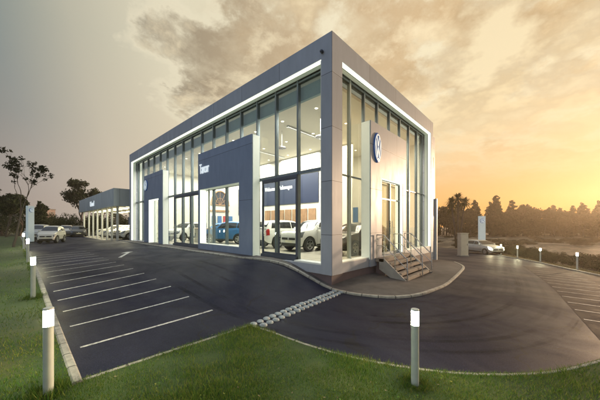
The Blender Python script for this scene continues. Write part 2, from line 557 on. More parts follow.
def smooth_line(pts, step=0.35, closed=False):
    """Catmull-Rom through 2-D points"""
    P = [np.array(p, float) for p in pts]
    out = []
    for i in range(len(P) - 1):
        p0 = P[i - 1] if i > 0 else 2 * P[0] - P[1]
        p1, p2 = P[i], P[i + 1]
        p3 = P[i + 2] if i + 2 < len(P) else 2 * P[-1] - P[-2]
        n = max(1, int(np.linalg.norm(p2 - p1) / step))
        for k in range(n):
            t = k / n
            out.append(0.5 * (2 * p1 + (p2 - p0) * t + (2 * p0 - 5 * p1 + 4 * p2 - p3) * t * t + (3 * p1 - p0 - 3 * p2 + p3) * t ** 3))
    out.append(P[-1])
    return [tuple(p) for p in out]


def dense(pts, step=0.5, closed=True):
    out = []
    n = len(pts)
    for i in range(n if closed else n - 1):
        a, b = np.array(pts[i], float), np.array(pts[(i + 1) % n], float)
        k = max(1, int(np.linalg.norm(b - a) / step))
        out += [tuple(a + (b - a) * j / k) for j in range(k)]
    if not closed:
        out.append(tuple(pts[-1]))
    return out


def inside(P, poly):
    P = np.asarray(P); x, y = P[:, 0], P[:, 1]
    res = np.zeros(len(P), bool)
    q = np.asarray(poly); j = len(q) - 1
    for i in range(len(q)):
        c = ((q[i, 1] > y) != (q[j, 1] > y)) & (x < (q[j, 0] - q[i, 0]) * (y - q[i, 1]) / (q[j, 1] - q[i, 1] + 1e-15) + q[i, 0])
        res ^= c; j = i
    return res


def sheet(name, poly, dz, mat, cell=0.6, skirt=0.0):
    """a polygon of ground that follows the terrain dz above it"""
    q = np.asarray(poly)
    xs = np.arange(q[:, 0].min() + .013, q[:, 0].max(), cell); ys = np.arange(q[:, 1].min() + .017, q[:, 1].max(), cell)
    gx, gy = np.meshgrid(xs, ys)
    pts = np.c_[gx.ravel(), gy.ravel()]
    pts = pts[inside(pts, poly)]
    vs = [Vector(p) for p in list(map(tuple, q)) + list(map(tuple, pts))]
    n = len(q)
    vo, _, fo, _, _, _ = delaunay_2d_cdt(vs, [], [list(range(n))], 1, 1e-5)
    a = np.array([(v.x, v.y) for v in vo])
    z = G(a) + dz
    mb = MB()
    fo = [f if (a[f[1]][0] - a[f[0]][0]) * (a[f[2]][1] - a[f[0]][1]) - (a[f[1]][1] - a[f[0]][1]) * (a[f[2]][0] - a[f[0]][0]) > 0 else f[::-1] for f in fo]
    mb.add([(p[0], p[1], zz) for p, zz in zip(a, z)], fo)
    return mb.build(name, mat, smooth=True)


def strip(name, line, w, dz0, dz1, mat, parent=None, side=0.0):
    """extruded strip (kerb) along a line, resting on the terrain"""
    P = np.asarray(line, float)
    T = np.gradient(P, axis=0); T /= np.linalg.norm(T, axis=1)[:, None] + 1e-9
    N = np.c_[-T[:, 1], T[:, 0]]
    A = P + N * (side - w / 2); B = P + N * (side + w / 2)
    z = G(P)
    ch = min(0.018, abs(dz1 - dz0) * .3)
    Ai = P + N * (side - w / 2 + ch); Bi = P + N * (side + w / 2 - ch)
    rows = []
    for i in range(len(P)):
        rows.append([(*A[i], z[i] + dz0), (*A[i], z[i] + dz1 - ch), (*Ai[i], z[i] + dz1), (*Bi[i], z[i] + dz1), (*B[i], z[i] + dz1 - ch), (*B[i], z[i] + dz0)])
    mb = MB(); mb.grid(rows)
    mb.add(rows[0], [(5, 4, 3, 2, 1, 0)]); mb.add(rows[-1], [(0, 1, 2, 3, 4, 5)])
    o = mb.build(name, mat, parent)
    d = np.r_[0, np.cumsum(np.linalg.norm(np.diff(P, axis=0), axis=1))]
    uv = o.data.uv_layers.new(name='UVMap')
    nv = len(P) * 6
    for l in o.data.loops:
        i = l.vertex_index
        uv.data[l.index].uv = (d[i // 6] if i < nv else 0.5 * 0.455, (i % 6) / 5.0)
    return o


# ------------------------------------------------------------------ the ground
def ground():
    rad = np.r_[0, np.geomspace(1.2, 420, 70)]
    na = 120
    mb = MB()
    rows = []
    for r_ in rad:
        a = np.arange(na + 1) * 2 * PI / na
        xy = np.c_[EYE[0] + 8 + r_ * np.cos(a), EYE[1] + 8 + r_ * np.sin(a)]
        z = G(xy) - 0.16
        rows.append([(p[0], p[1], zz) for p, zz in zip(xy, z)])
    mb.grid(rows)
    tag(mb.build('ground', 'field', smooth=True), kind='structure')


ground()

KERB_LEFT = [(-6.30, y) for y in np.r_[-0.93, np.arange(-0.6, 46.1, 0.6)]]
FRONT = smooth_line([(-3.72, -0.80), (-3.62, -1.30), (-3.56, -1.96), (-3.40, -2.81), (-3.03, -3.63), (-2.57, -4.2), (-1.85, -4.81), (-1.26, -5.19), (-0.44, -5.62), (2.0, -6.9), (6, -9.2), (14, -14)], 0.25)
FRONT_KERB = dense([(-6.30, -0.85), (-3.80, -0.74)], 0.4, False) + FRONT
OUTER = smooth_line([(30.5, 1.6), (27.6, -0.2), (25.2, -1.35), (22.1, -2.7), (19.6, -4.2), (15.6, -5.85), (12.9, -6.9), (10.5, -8.2), (9.4, -10.5), (11.5, -14.5), (15, -19)], 0.4)

# tarmac: the parking lot, the ramp round the corner and the road beside the stairs
lot = dense([(-6.30, -0.85), (-3.80, -0.74)], 0.4, False) + FRONT + OUTER[::-1] + \
    dense([(30.5, 1.6), (36, 8), (40, 18), (34, 20), (26, 10), (20, 4.6), (12.4, 0.8), (11.6, 0.6), (11.6, 23), (8, 23.1), (8, 46), (-6.30, 46)], 0.8, False) + \
    dense([(-6.30, 46), (-6.30, -0.85)], 0.6, False)[:-1]
tag(sheet('asphalt', lot, 0.0, 'asphalt', 0.55), kind='structure')

tag(strip('kerb', KERB_LEFT, 0.10, -0.15, 0.075, 'kerb', side=0.05), kind='structure')
tag(strip('kerb', FRONT_KERB, 0.075, -0.15, 0.06, 'kerb', side=-0.0375), kind='structure')
tag(strip('kerb', OUTER, 0.12, -0.15, 0.07, 'kerb', side=0.06), kind='structure')

# lawns
FRONT_LAWN = [(p[0], p[1]) for p in FRONT_KERB] + dense([(14, -14), (6, -22), (-14, -16), (-9, -4), (-6.40, -0.98)], 1.0, False)[1:]
LEFT_LAWN = [(-6.40, y) for y in np.r_[-0.98, np.arange(-0.6, 46.1, 0.8)]] + dense([(-6.43, 46), (-40, 60), (-45, 10), (-14, -16), (-9, -4), (-6.40, -0.98)], 1.5, False)[1:-1]
tag(sheet('lawn', FRONT_LAWN, 0.055, 'turf', 0.5), kind='structure')
tag(sheet('lawn', LEFT_LAWN, 0.055, 'turf', 1.0), kind='structure')

# walkway round the foot of the showroom, with its kerb stones
WALK_EDGE = [(-0.55, 22.6), (-0.55, 6.2)] + smooth_line([(-0.55, 5.2), (-0.48, 4.4), (-0.36, 3.55), (-0.26, 2.4), (-0.16, 1.46), (-0.10, 0.64), (-0.10, -0.12), (0.02, -0.60), (0.22, -1.15), (0.62, -1.80), (1.36, -2.20), (2.6, -2.30), (3.99, -2.28), (6.75, -2.08), (9.2, -1.75), (11.2, -0.9)], 0.2)
walk_poly = dense(WALK_EDGE, 0.4, False) + dense([(11.2, -0.9), (11.2, 0.3), (0.2, 0.3), (0.2, 22.6), (-0.55, 22.6)], 0.4, False)[1:-1]
tag(sheet('walkway', walk_poly, 0.045, 'paving', 0.3), kind='structure')
WK = dense(WALK_EDGE, 0.2, False)
tag(strip('kerb', WK, 0.11, -0.1, 0.06, 'kerb', side=-0.055), kind='structure')


# painted markings
def marking(segs, w, mat, name='bay_markings', dz=0.004):
    mb = MB()
    for (a, b_) in segs:
        a, b_ = np.array(a, float), np.array(b_, float)
        d = b_ - a; L = np.linalg.norm(d); d /= L; nrm = np.array((-d[1], d[0])) * w / 2
        n = max(2, int(L / 0.15))
        rows = []
        for i in range(n + 1):
            p = a + d * L * i / n
            q = [p - nrm, p, p + nrm]
            rows.append([(c[0], c[1], zz + dz) for c, zz in zip(q, G(q))])
        mb.grid(rows, True)
    return tag(mb.build(name, mat), kind='structure')


bays = []
for i, y in enumerate([0.33, 1.44, 2.50, 3.52, 4.52, 5.58, 6.62, 7.66, 8.7, 9.74, 10.78, 11.82, 12.9, 14.0]):
    bays.append(((-6.17, y - .04), (-3.86 - 0.03 * min(i, 8), y + 0.14)))
marking(bays, 0.055, 'road_paint')
marking([((-3.62, 9.2), (-2.75, 11.2))], 0.13, 'road_paint', 'lane_marking')
marking([((-3.05, 10.95), (-2.66, 11.35))], 0.30, 'road_paint', 'lane_marking', 0.008)
BAY_EDGE = [(14.4, -3.95), (10.4, -4.55), (7.65, -4.97), (5.55, -5.24), (3.99, -5.40), (2.29, -5.58), (0.8, -5.74)]
tag(sheet('parking_bays', dense(BAY_EDGE, .4, False) + dense([(.9, -6.1), (2.2, -6.75), (6, -8.9), (9.2, -9.4), (10.4, -8.05), (12.8, -6.75), (15.3, -5.7)], .4, False), .003, 'asphalt_dark', .4), kind='structure')
faint = []
for x0 in (12.0, 11.0, 10.05, 9.15, 8.25, 7.4, 6.5, 5.65, 4.8, 3.95, 3.1, 2.2):
    y0 = float(np.interp(x0, [p[0] for p in BAY_EDGE[::-1]], [p[1] for p in BAY_EDGE[::-1]])) - .04
    ln = min(1.75, .35 + .22 * x0) if x0 < 6 else 1.75
    faint.append(((x0, y0), (x0 + .19 * ln, y0 - ln * .98)))
marking(faint, 0.06, 'road_paint_faint', dz=.007)


def tyre_arcs():
    path = smooth_line([(-2.6, 20), (-2.3, 12), (-2.2, 6), (-2.3, 2.2), (-2.1, -.4), (-1.5, -2.0), (-.3, -3.2), (1.5, -3.9), (4, -4.1), (8, -3.75), (13, -3.1), (19, -1.5), (26, 1.6)], .3)
    P = np.asarray(path); T = np.gradient(P, axis=0); T /= np.linalg.norm(T, axis=1)[:, None]
    N = np.c_[-T[:, 1], T[:, 0]]
    mb = MB()
    for k in range(7):
        a, b_ = sorted(random.sample(range(len(P)), 2))
        if k % 3 or b_ - a < 40: a = random.randrange(30, 70); b_ = min(len(P) - 2, a + random.randrange(45, 85))
        off = random.uniform(-.95, .95); dr = random.uniform(-.35, .35)
        for gap in (0, 1.28):
            rows = []
            for i in range(a, b_, 1):
                o = off + dr * (i - a) / (b_ - a) + gap - .64
                q = [P[i] + N[i] * (o - .06), P[i] + N[i] * (o + .06)]
                rows.append([(c[0], c[1], zz + .0012 + .0001 * k) for c, zz in zip(q, G(q))])
            if len(rows) > 2: mb.grid(rows, True)
    tag(mb.build('tyre_marks', 'tyre_mark'), kind='structure')


tyre_arcs()


# ------------------------------------------------------------------ the showroom
def showroom():
    L, W, H = 21.9, 10.37, 7.5
    root = empty('car_showroom', (0, 0, 0), 0, 'large two storey car showroom with lit glass facades and grey metal frame', 'building')

    def part(mb, name, mat, parent=root, **kw):
        return mb.build(name, mat, parent, **kw)
    # outer frame
    part(MB().box(0, .45, 0, L, 6.78, H), 'fascia', 'cladding')
    part(MB().box(.45, W, 0, .45, 6.78, H), 'fascia', 'cladding')
    mb = MB().box(0, .58, 0, .44, -.31, 6.78)
    part(mb, 'corner_pier', 'cladding')
    part(MB().box(0, .45, L - .44, L, -.31, 6.78), 'end_pier', 'cladding')
    part(MB().box(W - .39, W, 0, .45, -.31, 6.78), 'end_pier', 'cladding')
    part(MB().box(.03, .45, .44, L - .44, -.31, -.02), 'sill_band', 'cladding')
    part(MB().box(.58, W - .39, .03, .45, -.31, .02), 'sill_band', 'cladding')
    part(MB().box(.06, W - .04, .06, L - .04, -1.7, -.31), 'plinth', 'plinth')
    # roof deck behind the fascia, and a plant screen so the roof is not a bare lid
    part(MB().box(.45, W, .45, L, 6.95, 7.15), 'roof', 'roofing')
    mb = MB().box(W - .2, W, .45, L, -.31, H - .2).box(.45, W - .2, L - .2, L, -.31, H - .2)
    part(mb, 'rear_wall', 'cladding')
    part(MB().box(.46, .58, .46, L - .2, 7.15, 7.32), 'parapet_flashing', 'frame_grey')
    # lit soffits and far jambs of the two recessed window walls
    for a, b_, mt, nm, dp in ((.02, .17, 'led', 'cove_light', 0), (.171, .205, 'frame_dark', 'cove_groove', .012), (.206, .36, 'reveal_glow', 'soffit_panel', .004)):
        part(MB().box(a, b_, .46, L - .46, 6.745 + dp, 6.777), nm, mt)
        part(MB().box(.60, W - .41, a, b_, 6.745 + dp, 6.777), nm, mt)
        part(MB().box(a, b_, L - .475 + dp, L - .443, -.01, 6.74), nm, mt)
        part(MB().box(W - .425 + dp, W - .393, a, b_, .03, 6.74), nm, mt)
    part(MB().box(.02, .36, .446, .475, -.01, 6.74), 'jamb', 'reveal_white')
    part(MB().box(.585, .61, .02, .36, .03, 6.74), 'jamb', 'reveal_white')
    part(MB().box(.04, .40, .48, 1.72, -.02, .035), 'window_sill', 'reveal_white')
    part(MB().box(.61, 2.48, .04, .40, .02, .06), 'window_sill', 'reveal_white')
    part(MB().box(6.08, W - .43, .04, .40, .02, .06), 'window_sill', 'reveal_white')
    # floor, ceiling, inner walls
    part(MB().box(.45, W - .2, .45, L - .2, -.28, 0.0), 'floor', 'tile_floor')
    part(MB().box(.69, W - .2, .55, L - .2, 6.30, 6.42), 'ceiling', 'interior_ceiling')
    part(MB().box(W - .26, W - .203, .6, L - .26, 0.0, 6.3), 'inner_wall', 'interior_wall')
    part(MB().box(.6, W - .26, L - .26, L - .203, 0.0, 6.3), 'inner_wall', 'interior_wall')
    part(MB().box(.56, .68, .62, L - .3, 6.02, 6.73), 'bulkhead', 'bulkhead')
    # mezzanine edge and partition with its feature panel
    mb = MB().box(7.0, 7.12, 3.6, 12.4, 0.0, 6.295)
    pw = part(mb, 'partition_wall', 'interior_wall')
    part(MB().box(6.93, 6.997, 6.15, 11.9, 2.86, 4.95), 'feature_panel', 'feature_blue')
    text_mesh('lettering', 'Welcome to Volkswagen', 0.4, 'sign_white', face_left(6.925, 10.15, 4.10), root, 0.006, 0.006, 3.1, 0.40)
    part(MB().box(6.94, 6.997, 4.6, 5.85, 3.3, 5.2), 'feature_panel', 'navy')
    mb = MB()
    for k in range(7):
        mb.box(6.90, 6.995, 6.4 + k * .78, 6.4 + k * .78 + .60, 1.25, 2.45)
    part(mb, 'display_shelf', 'wood')
    mb = MB().box(4.1, 9.9, 16.0, 16.12, 0, 6.295)
    part(mb, 'partition_wall', 'interior_wall')
    # arched opening on the cross wall, with glazing bars
    mb = MB()
    cx, r0, zb = 5.4, 0.86, 3.05
    prof = []
    for k in range(17):
        a = PI * k / 16
        prof.append((cx - math.cos(a) * r0, zb + math.sin(a) * 1.22))
    rows = [[(x, 15.90, z), (x, 15.998, z)] for x, z in prof]
    mb.tube([(x, 15.96, z) for x, z in prof], 0.06, 8)
    mb.tube([(cx - r0 - .06, 15.96, zb), (cx + r0 + .06, 15.96, zb)], 0.05, 8)
    for k in (3, 5, 8, 11, 13):
        mb.tube([(cx, 15.97, zb), (prof[k][0], 15.97, prof[k][1])], 0.022, 6)
    mb.tube([(cx - math.cos(PI * k / 12) * r0 * .5, 15.97, zb + math.sin(PI * k / 12) * .62) for k in range(13)], 0.022, 6)
    part(mb, 'arch_frame', 'wood')
    mb = MB()
    o = [(x, 15.985, z) for x, z in prof]
    mb.add(o, [tuple(range(len(o)))])
    part(mb, 'arch_pane', 'far_window')
    part(MB().box(4.45, 6.3, 15.93, 15.99, 2.45, 2.62), 'wall_rail', 'wood')
    for i, (x, mt) in enumerate(((4.6, 'poster_blue'), (5.15, 'poster_blue'), (5.7, 'poster_red'), (6.25, 'poster_blue'))):
        part(MB().box(x, x + .36, 15.9, 15.98, 1.35, 2.1), 'poster', mt)
    mb = MB().box(7.3, 7.42, 15.88, 15.99, 2.2, 4.6)
    part(mb, 'wall_banner', 'navy')
    desk = MB().bbox(2.6, 3.2, 13.3, 15.0, 0, 1.02, .02).build('reception_desk', 'desk_white', root)
    MB().bbox(2.52, 3.28, 13.2, 15.1, 1.022, 1.06, .008).build('desk_top', 'wood', desk)
    for y in (13.8, 14.5):
        MB().box(2.84, 2.87, y - .26, y + .26, 1.14, 1.46).box(2.82, 2.90, y - .02, y + .02, 1.062, 1.14).build('monitor', 'trim_black', desk)
    for y, z0, z1, mt in ((5.0, .9, 2.6, 'poster_blue'), (8.2, 3.4, 5.0, 'navy'), (12.6, 1.2, 3.0, 'poster_red'), (17.5, 1.2, 3.2, 'poster_blue')):
        MB().box(W - .30, W - .262, y, y + 1.5, z0, z1).build('wall_poster', mt, root)
    for y in (4.4, 9.0, 12.9):
        MB().box(2.4, 6.6, y, y + .12, 6.19, 6.297).build('light_track', 'white_metal', root)
    # ceiling lights
    dl = MB()
    for y in np.arange(2.2, L - 1, 2.1):
        for x in (1.9, 4.2, 6.4, 8.6):
            q = MB(); q.lathe([(0, 6.285), (.055, 6.285), (.07, 6.298)], 14, Matrix.Translation((x, y, 0)))
            q.build('downlight', 'downlight', root)
    for y in (2.6, 5.2, 8.2, 10.8):
        q = MB(); q.lathe([(0, 5.35), (.24, 5.36), (.22, 5.40), (.06, 5.46), (.0, 5.47)], 18, Matrix.Translation((2.7, y, 0)))
        q.tube([(2.7, y, 5.46), (2.7, y, 6.295)], .012, 6)
        q.build('pendant_lamp', 'steel', root, smooth=40)

    # ---- glazing of the long facade
    gx = .43
    ys = [.60, 1.86, 3.09, 4.31, 5.55, 6.83, 8.12, 9.42, 10.69, 11.92, 13.19, 14.5, 15.8, 17.1, 18.4, 19.65, 20.9]
    part(MB().box(gx, gx + .012, .48, L - .48, -.0, 6.74), 'facade_glass', 'glass')
    for y in ys[1:]:
        w = .034
        z0 = -.015
        part(MB().box(gx - .07, gx + .08, y - w, y + w, z0, 6.735), 'mullion', 'frame_grey')
    for z, hh in ((6.66, .035), (3.27, .06)):
        part(MB().box(gx - .05, gx + .06, .48, L - .48, z - hh, z + hh), 'transom', 'frame_grey')
    # ---- glazing of the stair facade
    gy = .43
    xs = [1.69, 2.75, 3.9, 5.12, 6.33, 7.54, 8.72, 9.6]
    part(MB().box(.62, W - .43, gy, gy + .012, .0, 6.74), 'facade_glass', 'glass_bronze')
    for x in xs:
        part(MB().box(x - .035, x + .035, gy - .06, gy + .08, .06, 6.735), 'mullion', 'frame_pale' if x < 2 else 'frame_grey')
    part(MB().box(.62, W - .43, gy - .045, gy + .06, 6.62, 6.70), 'transom', 'frame_grey')
    part(MB().box(.62, W - .43, gy - .04, gy + .06, 3.12, 3.16), 'transom', 'frame_grey')

    # ---- sliding doors (two sets)
    for y0, y1 in ((1.80, 3.84), (9.5, 12.98)):
        d = empty('sliding_door'); d.parent = root
        mb = MB().box(.27, .345, y0, y1, 3.10, 3.20).box(.27, .345, y0, y0 + .05, 0, 3.10).box(.27, .345, y1 - .05, y1, 0, 3.10).box(.20, .345, y0, y1, -.015, .12)
        mb.build('door_frame', 'frame_dark', d)
        n = 2 if y1 - y0 < 3 else 3
        for k in range(n):
            a = y0 + .05 + (y1 - y0 - .10) * k / n; b_ = y0 + .05 + (y1 - y0 - .10) * (k + 1) / n
            lf = MB().box(.285, .325, a + .004, a + .032, .125, 3.095).box(.285, .325, b_ - .032, b_ - .004, .125, 3.095).box(.285, .325, a + .032, b_ - .032, .125, .20).box(.285, .325, a + .032, b_ - .032, 3.04, 3.095).build('door_leaf', 'frame_dark', d)
            MB().box(.302, .308, a + .033, b_ - .033, .201, 3.039).build('door_pane', 'glass_clear', lf)
            hb = MB().tube([(.262, b_ - .10, .85), (.262, b_ - .10, 1.35)], .014, 8)
            hb.build('handle', 'steel', lf)
    # ---- projecting portals
    p = empty('display_portal'); p.parent = root
    P = .02
    y0, y1, zt = 4.14, 9.01, 5.19
    wy0, wy1, wz0, wz1 = 5.11, 8.82, .30, 3.24
    mb = MB()
    mb.box(-P, .37, y0 + .02, y1, wz1, zt).box(-P, .37, y0 + .02, wy0, -.31, wz1).box(-P, .37, wy1, y1, -.31, wz1).box(-P, .37, wy0, wy1, -.31, wz0)
    mb.build('portal_wall', 'portal_cladding', p)
    MB().box(-P + .04, .37, y0 - .012, y0 + .018, -.02, zt - .02).build('return_panel', 'reveal_glow', p)
    MB().box(-P + .02, .34, wy1 - .032, wy1 - .003, wz0 + .03, wz1 - .03).build('window_jamb', 'led', p)
    MB().box(-P + .02, .34, wy0 + .003, wy0 + .03, wz0 + .03, wz1 - .03).build('window_jamb', 'reveal_white', p)
    MB().box(-P + .02, .34, wy0 + .003, wy1 - .003, wz1 - .03, wz1 - .003).build('window_head', 'reveal_glow', p)
    MB().box(-P + .02, .34, wy0 + .003, wy1 - .003, wz0 + .003, wz0 + .03).build('window_sill', 'reveal_white', p)
    MB().box(.20, .21, wy0 + .03, wy1 - .03, wz0 + .03, wz1 - .03).build('window_pane', 'glass_clear', p)
    MB().box(.17, .24, 8.20, 8.25, wz0 + .03, wz1 - .03).build('mullion', 'frame_pale', p)
    text_mesh('lettering', 'Tavcor', 0.5, 'sign_white', face_left(-P - .03, 8.27, 4.32), p, 0.02, 0.0, 1.0, 0.52)

    p = empty('entrance_portal'); p.parent = root
    P = .02
    y0, y1, zt = 14.2, 17.96, 5.10
    wy0, wy1, wz1 = 14.9, 16.95, 3.19
    mb = MB()
    mb.box(-P, .37, y0 + .02, y1, wz1, zt).box(-P, .37, y0 + .02, wy0, -.31, wz1).box(-P, .37, wy1, y1, -.31, wz1).box(-P, .37, wy0, wy1, -.31, -.02)
    mb.build('portal_wall', 'portal_cladding', p)
    MB().box(-P + .04, .37, y0 - .012, y0 + .018, -.02, zt - .02).build('return_panel', 'reveal_glow', p)
    MB().box(-P + .02, .34, wy1 - .032, wy1 - .003, -.01, wz1 - .03).build('door_jamb', 'led', p)
    MB().box(-P + .02, .34, wy0 + .003, wy1 - .003, wz1 - .03, wz1 - .003).build('door_head', 'led', p)
    MB().box(.26, .27, wy0 + .003, wy1 - .04, -.015, wz1 - .04).build('door_pane', 'glass', p)
    MB().box(.22, .30, 15.6, 15.67, -.015, wz1 - .04).build('mullion', 'frame_dark', p)
    roundel(face_left(-P - .004, 17.5, 4.35), 0.42, p, .9)

    p = empty('stair_portal'); p.parent = root
    P = .03
    x0, x1, zt = 2.48, 6.05, 5.38
    wx0, wx1, wz0, wz1 = 3.45, 5.65, .03, 3.26
    mb = MB()
    mb.box(x0 + .02, x1, -P, .37, wz1, zt).box(x0 + .02, wx0, -P, .37, -.31, wz1).box(wx1, x1, -P, .37, -.31, wz1).box(wx0, wx1, -P, .37, -.31, wz0 - .02)
    mb.build('portal_wall', 'cladding', p)
    MB().box(x0 - .012, x0 + .018, -P + .04, .37, -.02, zt - .02).build('return_panel', 'reveal_glow', p)
    MB().box(wx1 - .03, wx1 - .003, -P + .02, .34, wz0, wz1 - .03).build('door_jamb', 'led', p)
    MB().box(wx0 + .003, wx0 + .03, -P + .02, .34, wz0, wz1 - .03).build('door_jamb', 'led', p)
    MB().box(wx0 + .003, wx1 - .003, -P + .02, .34, wz1 - .03, wz1 - .003).build('door_head', 'led', p)
    fr = MB().box(wx0 + .03, wx0 + .10, .10, .17, wz0, wz1 - .03).box(wx1 - .10, wx1 - .03, .10, .17, wz0, wz1 - .03).box(wx0 + .10, wx1 - .10, .10, .17, wz1 - .10, wz1 - .03).box(4.51, 4.59, .10, .17, wz0, wz1 - .10).box(wx0 + .10, 4.51, .10, .17, wz0, .14).box(4.59, wx1 - .10, .10, .17, wz0, .14).box(wx0 + .10, 4.51, .10, .17, 2.4, 2.46).box(4.59, wx1 - .10, .10, .17, 2.4, 2.46)
    dr = fr.build('door_frame', 'frame_grey', p)
    MB().box(wx0 + .10, 4.51, .13, .138, .14, wz1 - .10).build('door_pane', 'glass_bronze', dr)
    MB().box(4.59, wx1 - .10, .13, .138, .14, wz1 - .10).build('door_pane', 'glass_bronze', dr)
    MB().tube([(4.45, .06, .9), (4.45, .06, 1.5)], .016, 8).tube([(4.65, .06, .9), (4.65, .06, 1.5)], .016, 8).build('handle', 'steel', dr)
    roundel(face_right(3.0, -P - .004, 4.40), 0.60, p, .50)

    # ---- small camera / lamp on the fascia near the corner
    MB().lathe([(0, 0), (.05, 0), (.06, .04), (.045, .10), (0, .12)], 12, face_left(-.0, .38, 6.98)).build('wall_lamp', 'frame_dark', root, smooth=40)
    # ---- rear annexe, set back at the far end of the stair facade
    MB().box(W + .003, 11.6, .25, 8.0, -1.2, 6.95).build('annexe', 'cladding', root)
    for z0, z1 in ((3.2, 5.6), (.3, 1.9)):
        w = MB().box(10.72, 11.18, .19, .255, z0, z1).build('window', 'frame_dark', root)
        MB().box(10.76, 11.14, .18, .195, z0 + .05, z1 - .05).build('pane', 'far_window', w)
    MB().box(11.45, 11.62, .10, .24, -1.2, 3.0).build('downpipe', 'white_metal', root)
    return root


def roundel(F4, r, parent, sx=1.0):
    """round blue badge with a white ring and a white V above a W"""
    S = Matrix.Diagonal((sx, 1, 1, 1))
    F = F4 @ S
    o = MB().lathe([(0, 0), (r, 0), (r, .03), (r * .94, .05), (0, .05)], 40, F).build('emblem', 'logo_blue', parent, smooth=35)
    MB().lathe([(r * .80, .051), (r * .80, .062), (r * .90, .062), (r * .90, .051)], 40, F).build('emblem_ring', 'logo_white', o)
    w = r * .19

    def stroke(mb, a, b_):
        a, b_ = Vector((a[0] * r, a[1] * r, 0)), Vector((b_[0] * r, b_[1] * r, 0))
        d = (b_ - a).normalized(); n = Vector((-d.y, d.x, 0)) * w / 2
        z0, z1 = Vector((0, 0, .051)), Vector((0, 0, .064))
        q = [a - n, b_ - n, b_ + n, a + n]
        v = [F @ (k + z0) for k in q] + [F @ (k + z1) for k in q]
        mb.add(v, [(4, 5, 6, 7), (0, 1, 5, 4), (1, 2, 6, 5), (2, 3, 7, 6), (3, 0, 4, 7)])
    mb = MB(); stroke(mb, (-.36, .72), (-.02, .10)); stroke(mb, (.36, .72), (.02, .10))
    mb.build('emblem_letter', 'logo_white', o)
    mb = MB()
    for a, b_ in (((-.68, .40), (-.30, -.66)), ((-.30, -.66), (0, .0)), ((0, .0), (.30, -.66)), ((.30, -.66), (.68, .40))):
        stroke(mb, a, b_)
    mb.build('emblem_letter', 'logo_white', o)
    return o


showroom()


# ------------------------------------------------------------------ entrance stairs with railings
def stairs():
    zl, zb = .0, g(4.3, -1.3) + .045
    root = empty('entrance_stairs', (4.3, -.6, zb), 0, 'concrete entrance stair of five steps with steel railings at the round emblem door', 'stairs')
    inv = Matrix.Translation((-4.3, .6, -zb))

    def put(mb, name, mat, **kw):
        mb.v = [tuple(inv @ Vector(p)) for p in mb.v]
        return mb.build(name, mat, root, **kw)
    x0, x1 = 2.85, 5.75
    n = 5
    rise = (zl - zb) / n
    put(MB().bbox(x0, x1, -.40, -.035, zl - .14, zl, .012), 'landing', 'stair_concrete')
    put(MB().box(x0 + .15, x1 - .15, -.36, .02, zb - .1, zl - .142), 'landing_wall', 'plinth')
    for k in range(1, n):
        z = zl - rise * k
        y = -.40 - .205 * (k - 1)
        put(MB().bbox(x0 + .10, x1 - .10, y - .235, y - .003, z - .11, z, .012), 'step', 'stair_concrete')
    for x in (x0, x1 - .08):
        mb = MB()
        yt, yb = -.20, -1.27
        pts = [(yt, zl - .01), (-.40, zl - .01), (yb, zb + .06), (yb, zb - .08), (yb + .28, zb - .08), (yt, zl - .42)]
        v = [(x + (0.0 if x == x0 else 0), y, z) for y, z in pts] + [(x + .08, y, z) for y, z in pts]
        m_ = len(pts)
        mb.add(v, [tuple(range(m_)), tuple(reversed(range(m_, 2 * m_)))] + [(i, (i + 1) % m_, m_ + (i + 1) % m_, m_ + i)[::-1] for i in range(m_)])
        if x != x0:
            mb.v = [(a + .002, b_, c) for a, b_, c in mb.v]
        put(mb, 'stringer', 'stair_side')
    # railings: sloping top rail, mid rail and posts, both sides
    for x in (x0 + .04, (x0 + x1) / 2 + .2, x1 - .04):
        rt = [(x, -.08, zl + .92), (x, -.38, zl + .92), (x, -1.18, zb + .95), (x, -1.27, zb + .90), (x, -1.29, zb + .02)]
        mb = MB().tube(rt, .022, 8)
        mb.tube([(x, -.08, zl + .50), (x, -.38, zl + .50), (x, -1.28, zb + .50)], .014, 8)
        for y in (-.08, -.38, -.82):
            zz = zl if y > -.5 else zb + (zl - zb) * (1.27 + y) / .87
            top = zl + .92 if y > -.5 else zb + .95 + (zl - zb - .03) * (1.18 + y) / .80
            mb.tube([(x, y, zz - .12), (x, y, top)], .018, 8)
        put(mb, 'railing', 'steel', smooth=40)


stairs()


# ------------------------------------------------------------------ bollard lights
def bollard_proto():
    root = empty('bollard_light', (0, 0, 0))
    MB().lathe([(0, -.05), (.046, -.05), (.046, .80), (0, .80)], 24).build('post', 'bollard_post', root, smooth=40)
    lamp = MB().lathe([(.043, .802), (.044, .81), (.044, .968), (.043, .976), (0, .976)], 24).build('lamp', 'bollard_lamp', root, smooth=40)
    for zz in (.86, .915):
        MB().lathe([(.0445, zz), (.047, zz), (.047, zz + .006), (.0445, zz + .006), (.0445, zz)], 24).build('louvre', 'bollard_post', lamp)
    MB().lathe([(.0465, .775), (.0485, .777), (.0485, .797), (.0465, .799)], 24).build('collar', 'frame_pale', root, smooth=40)
    for k in range(4):
        a = PI / 2 * k + .4
        MB().lathe([(.008, .014), (.008, .022), (0, .023)], 8, Matrix.Translation((.074 * math.cos(a), .074 * math.sin(a), 0))).build('bolt', 'steel', root)
    MB().lathe([(0, .978), (.047, .978), (.048, .985), (.048, .994), (.041, 1.0), (0, 1.0)], 24).build('cap', 'bollard_post', root, smooth=40)
    MB().lathe([(.095, -.03), (.095, .008), (.088, .014), (0, .014)], 24).build('base_plate', 'frame_dark', root, smooth=40)
    return root


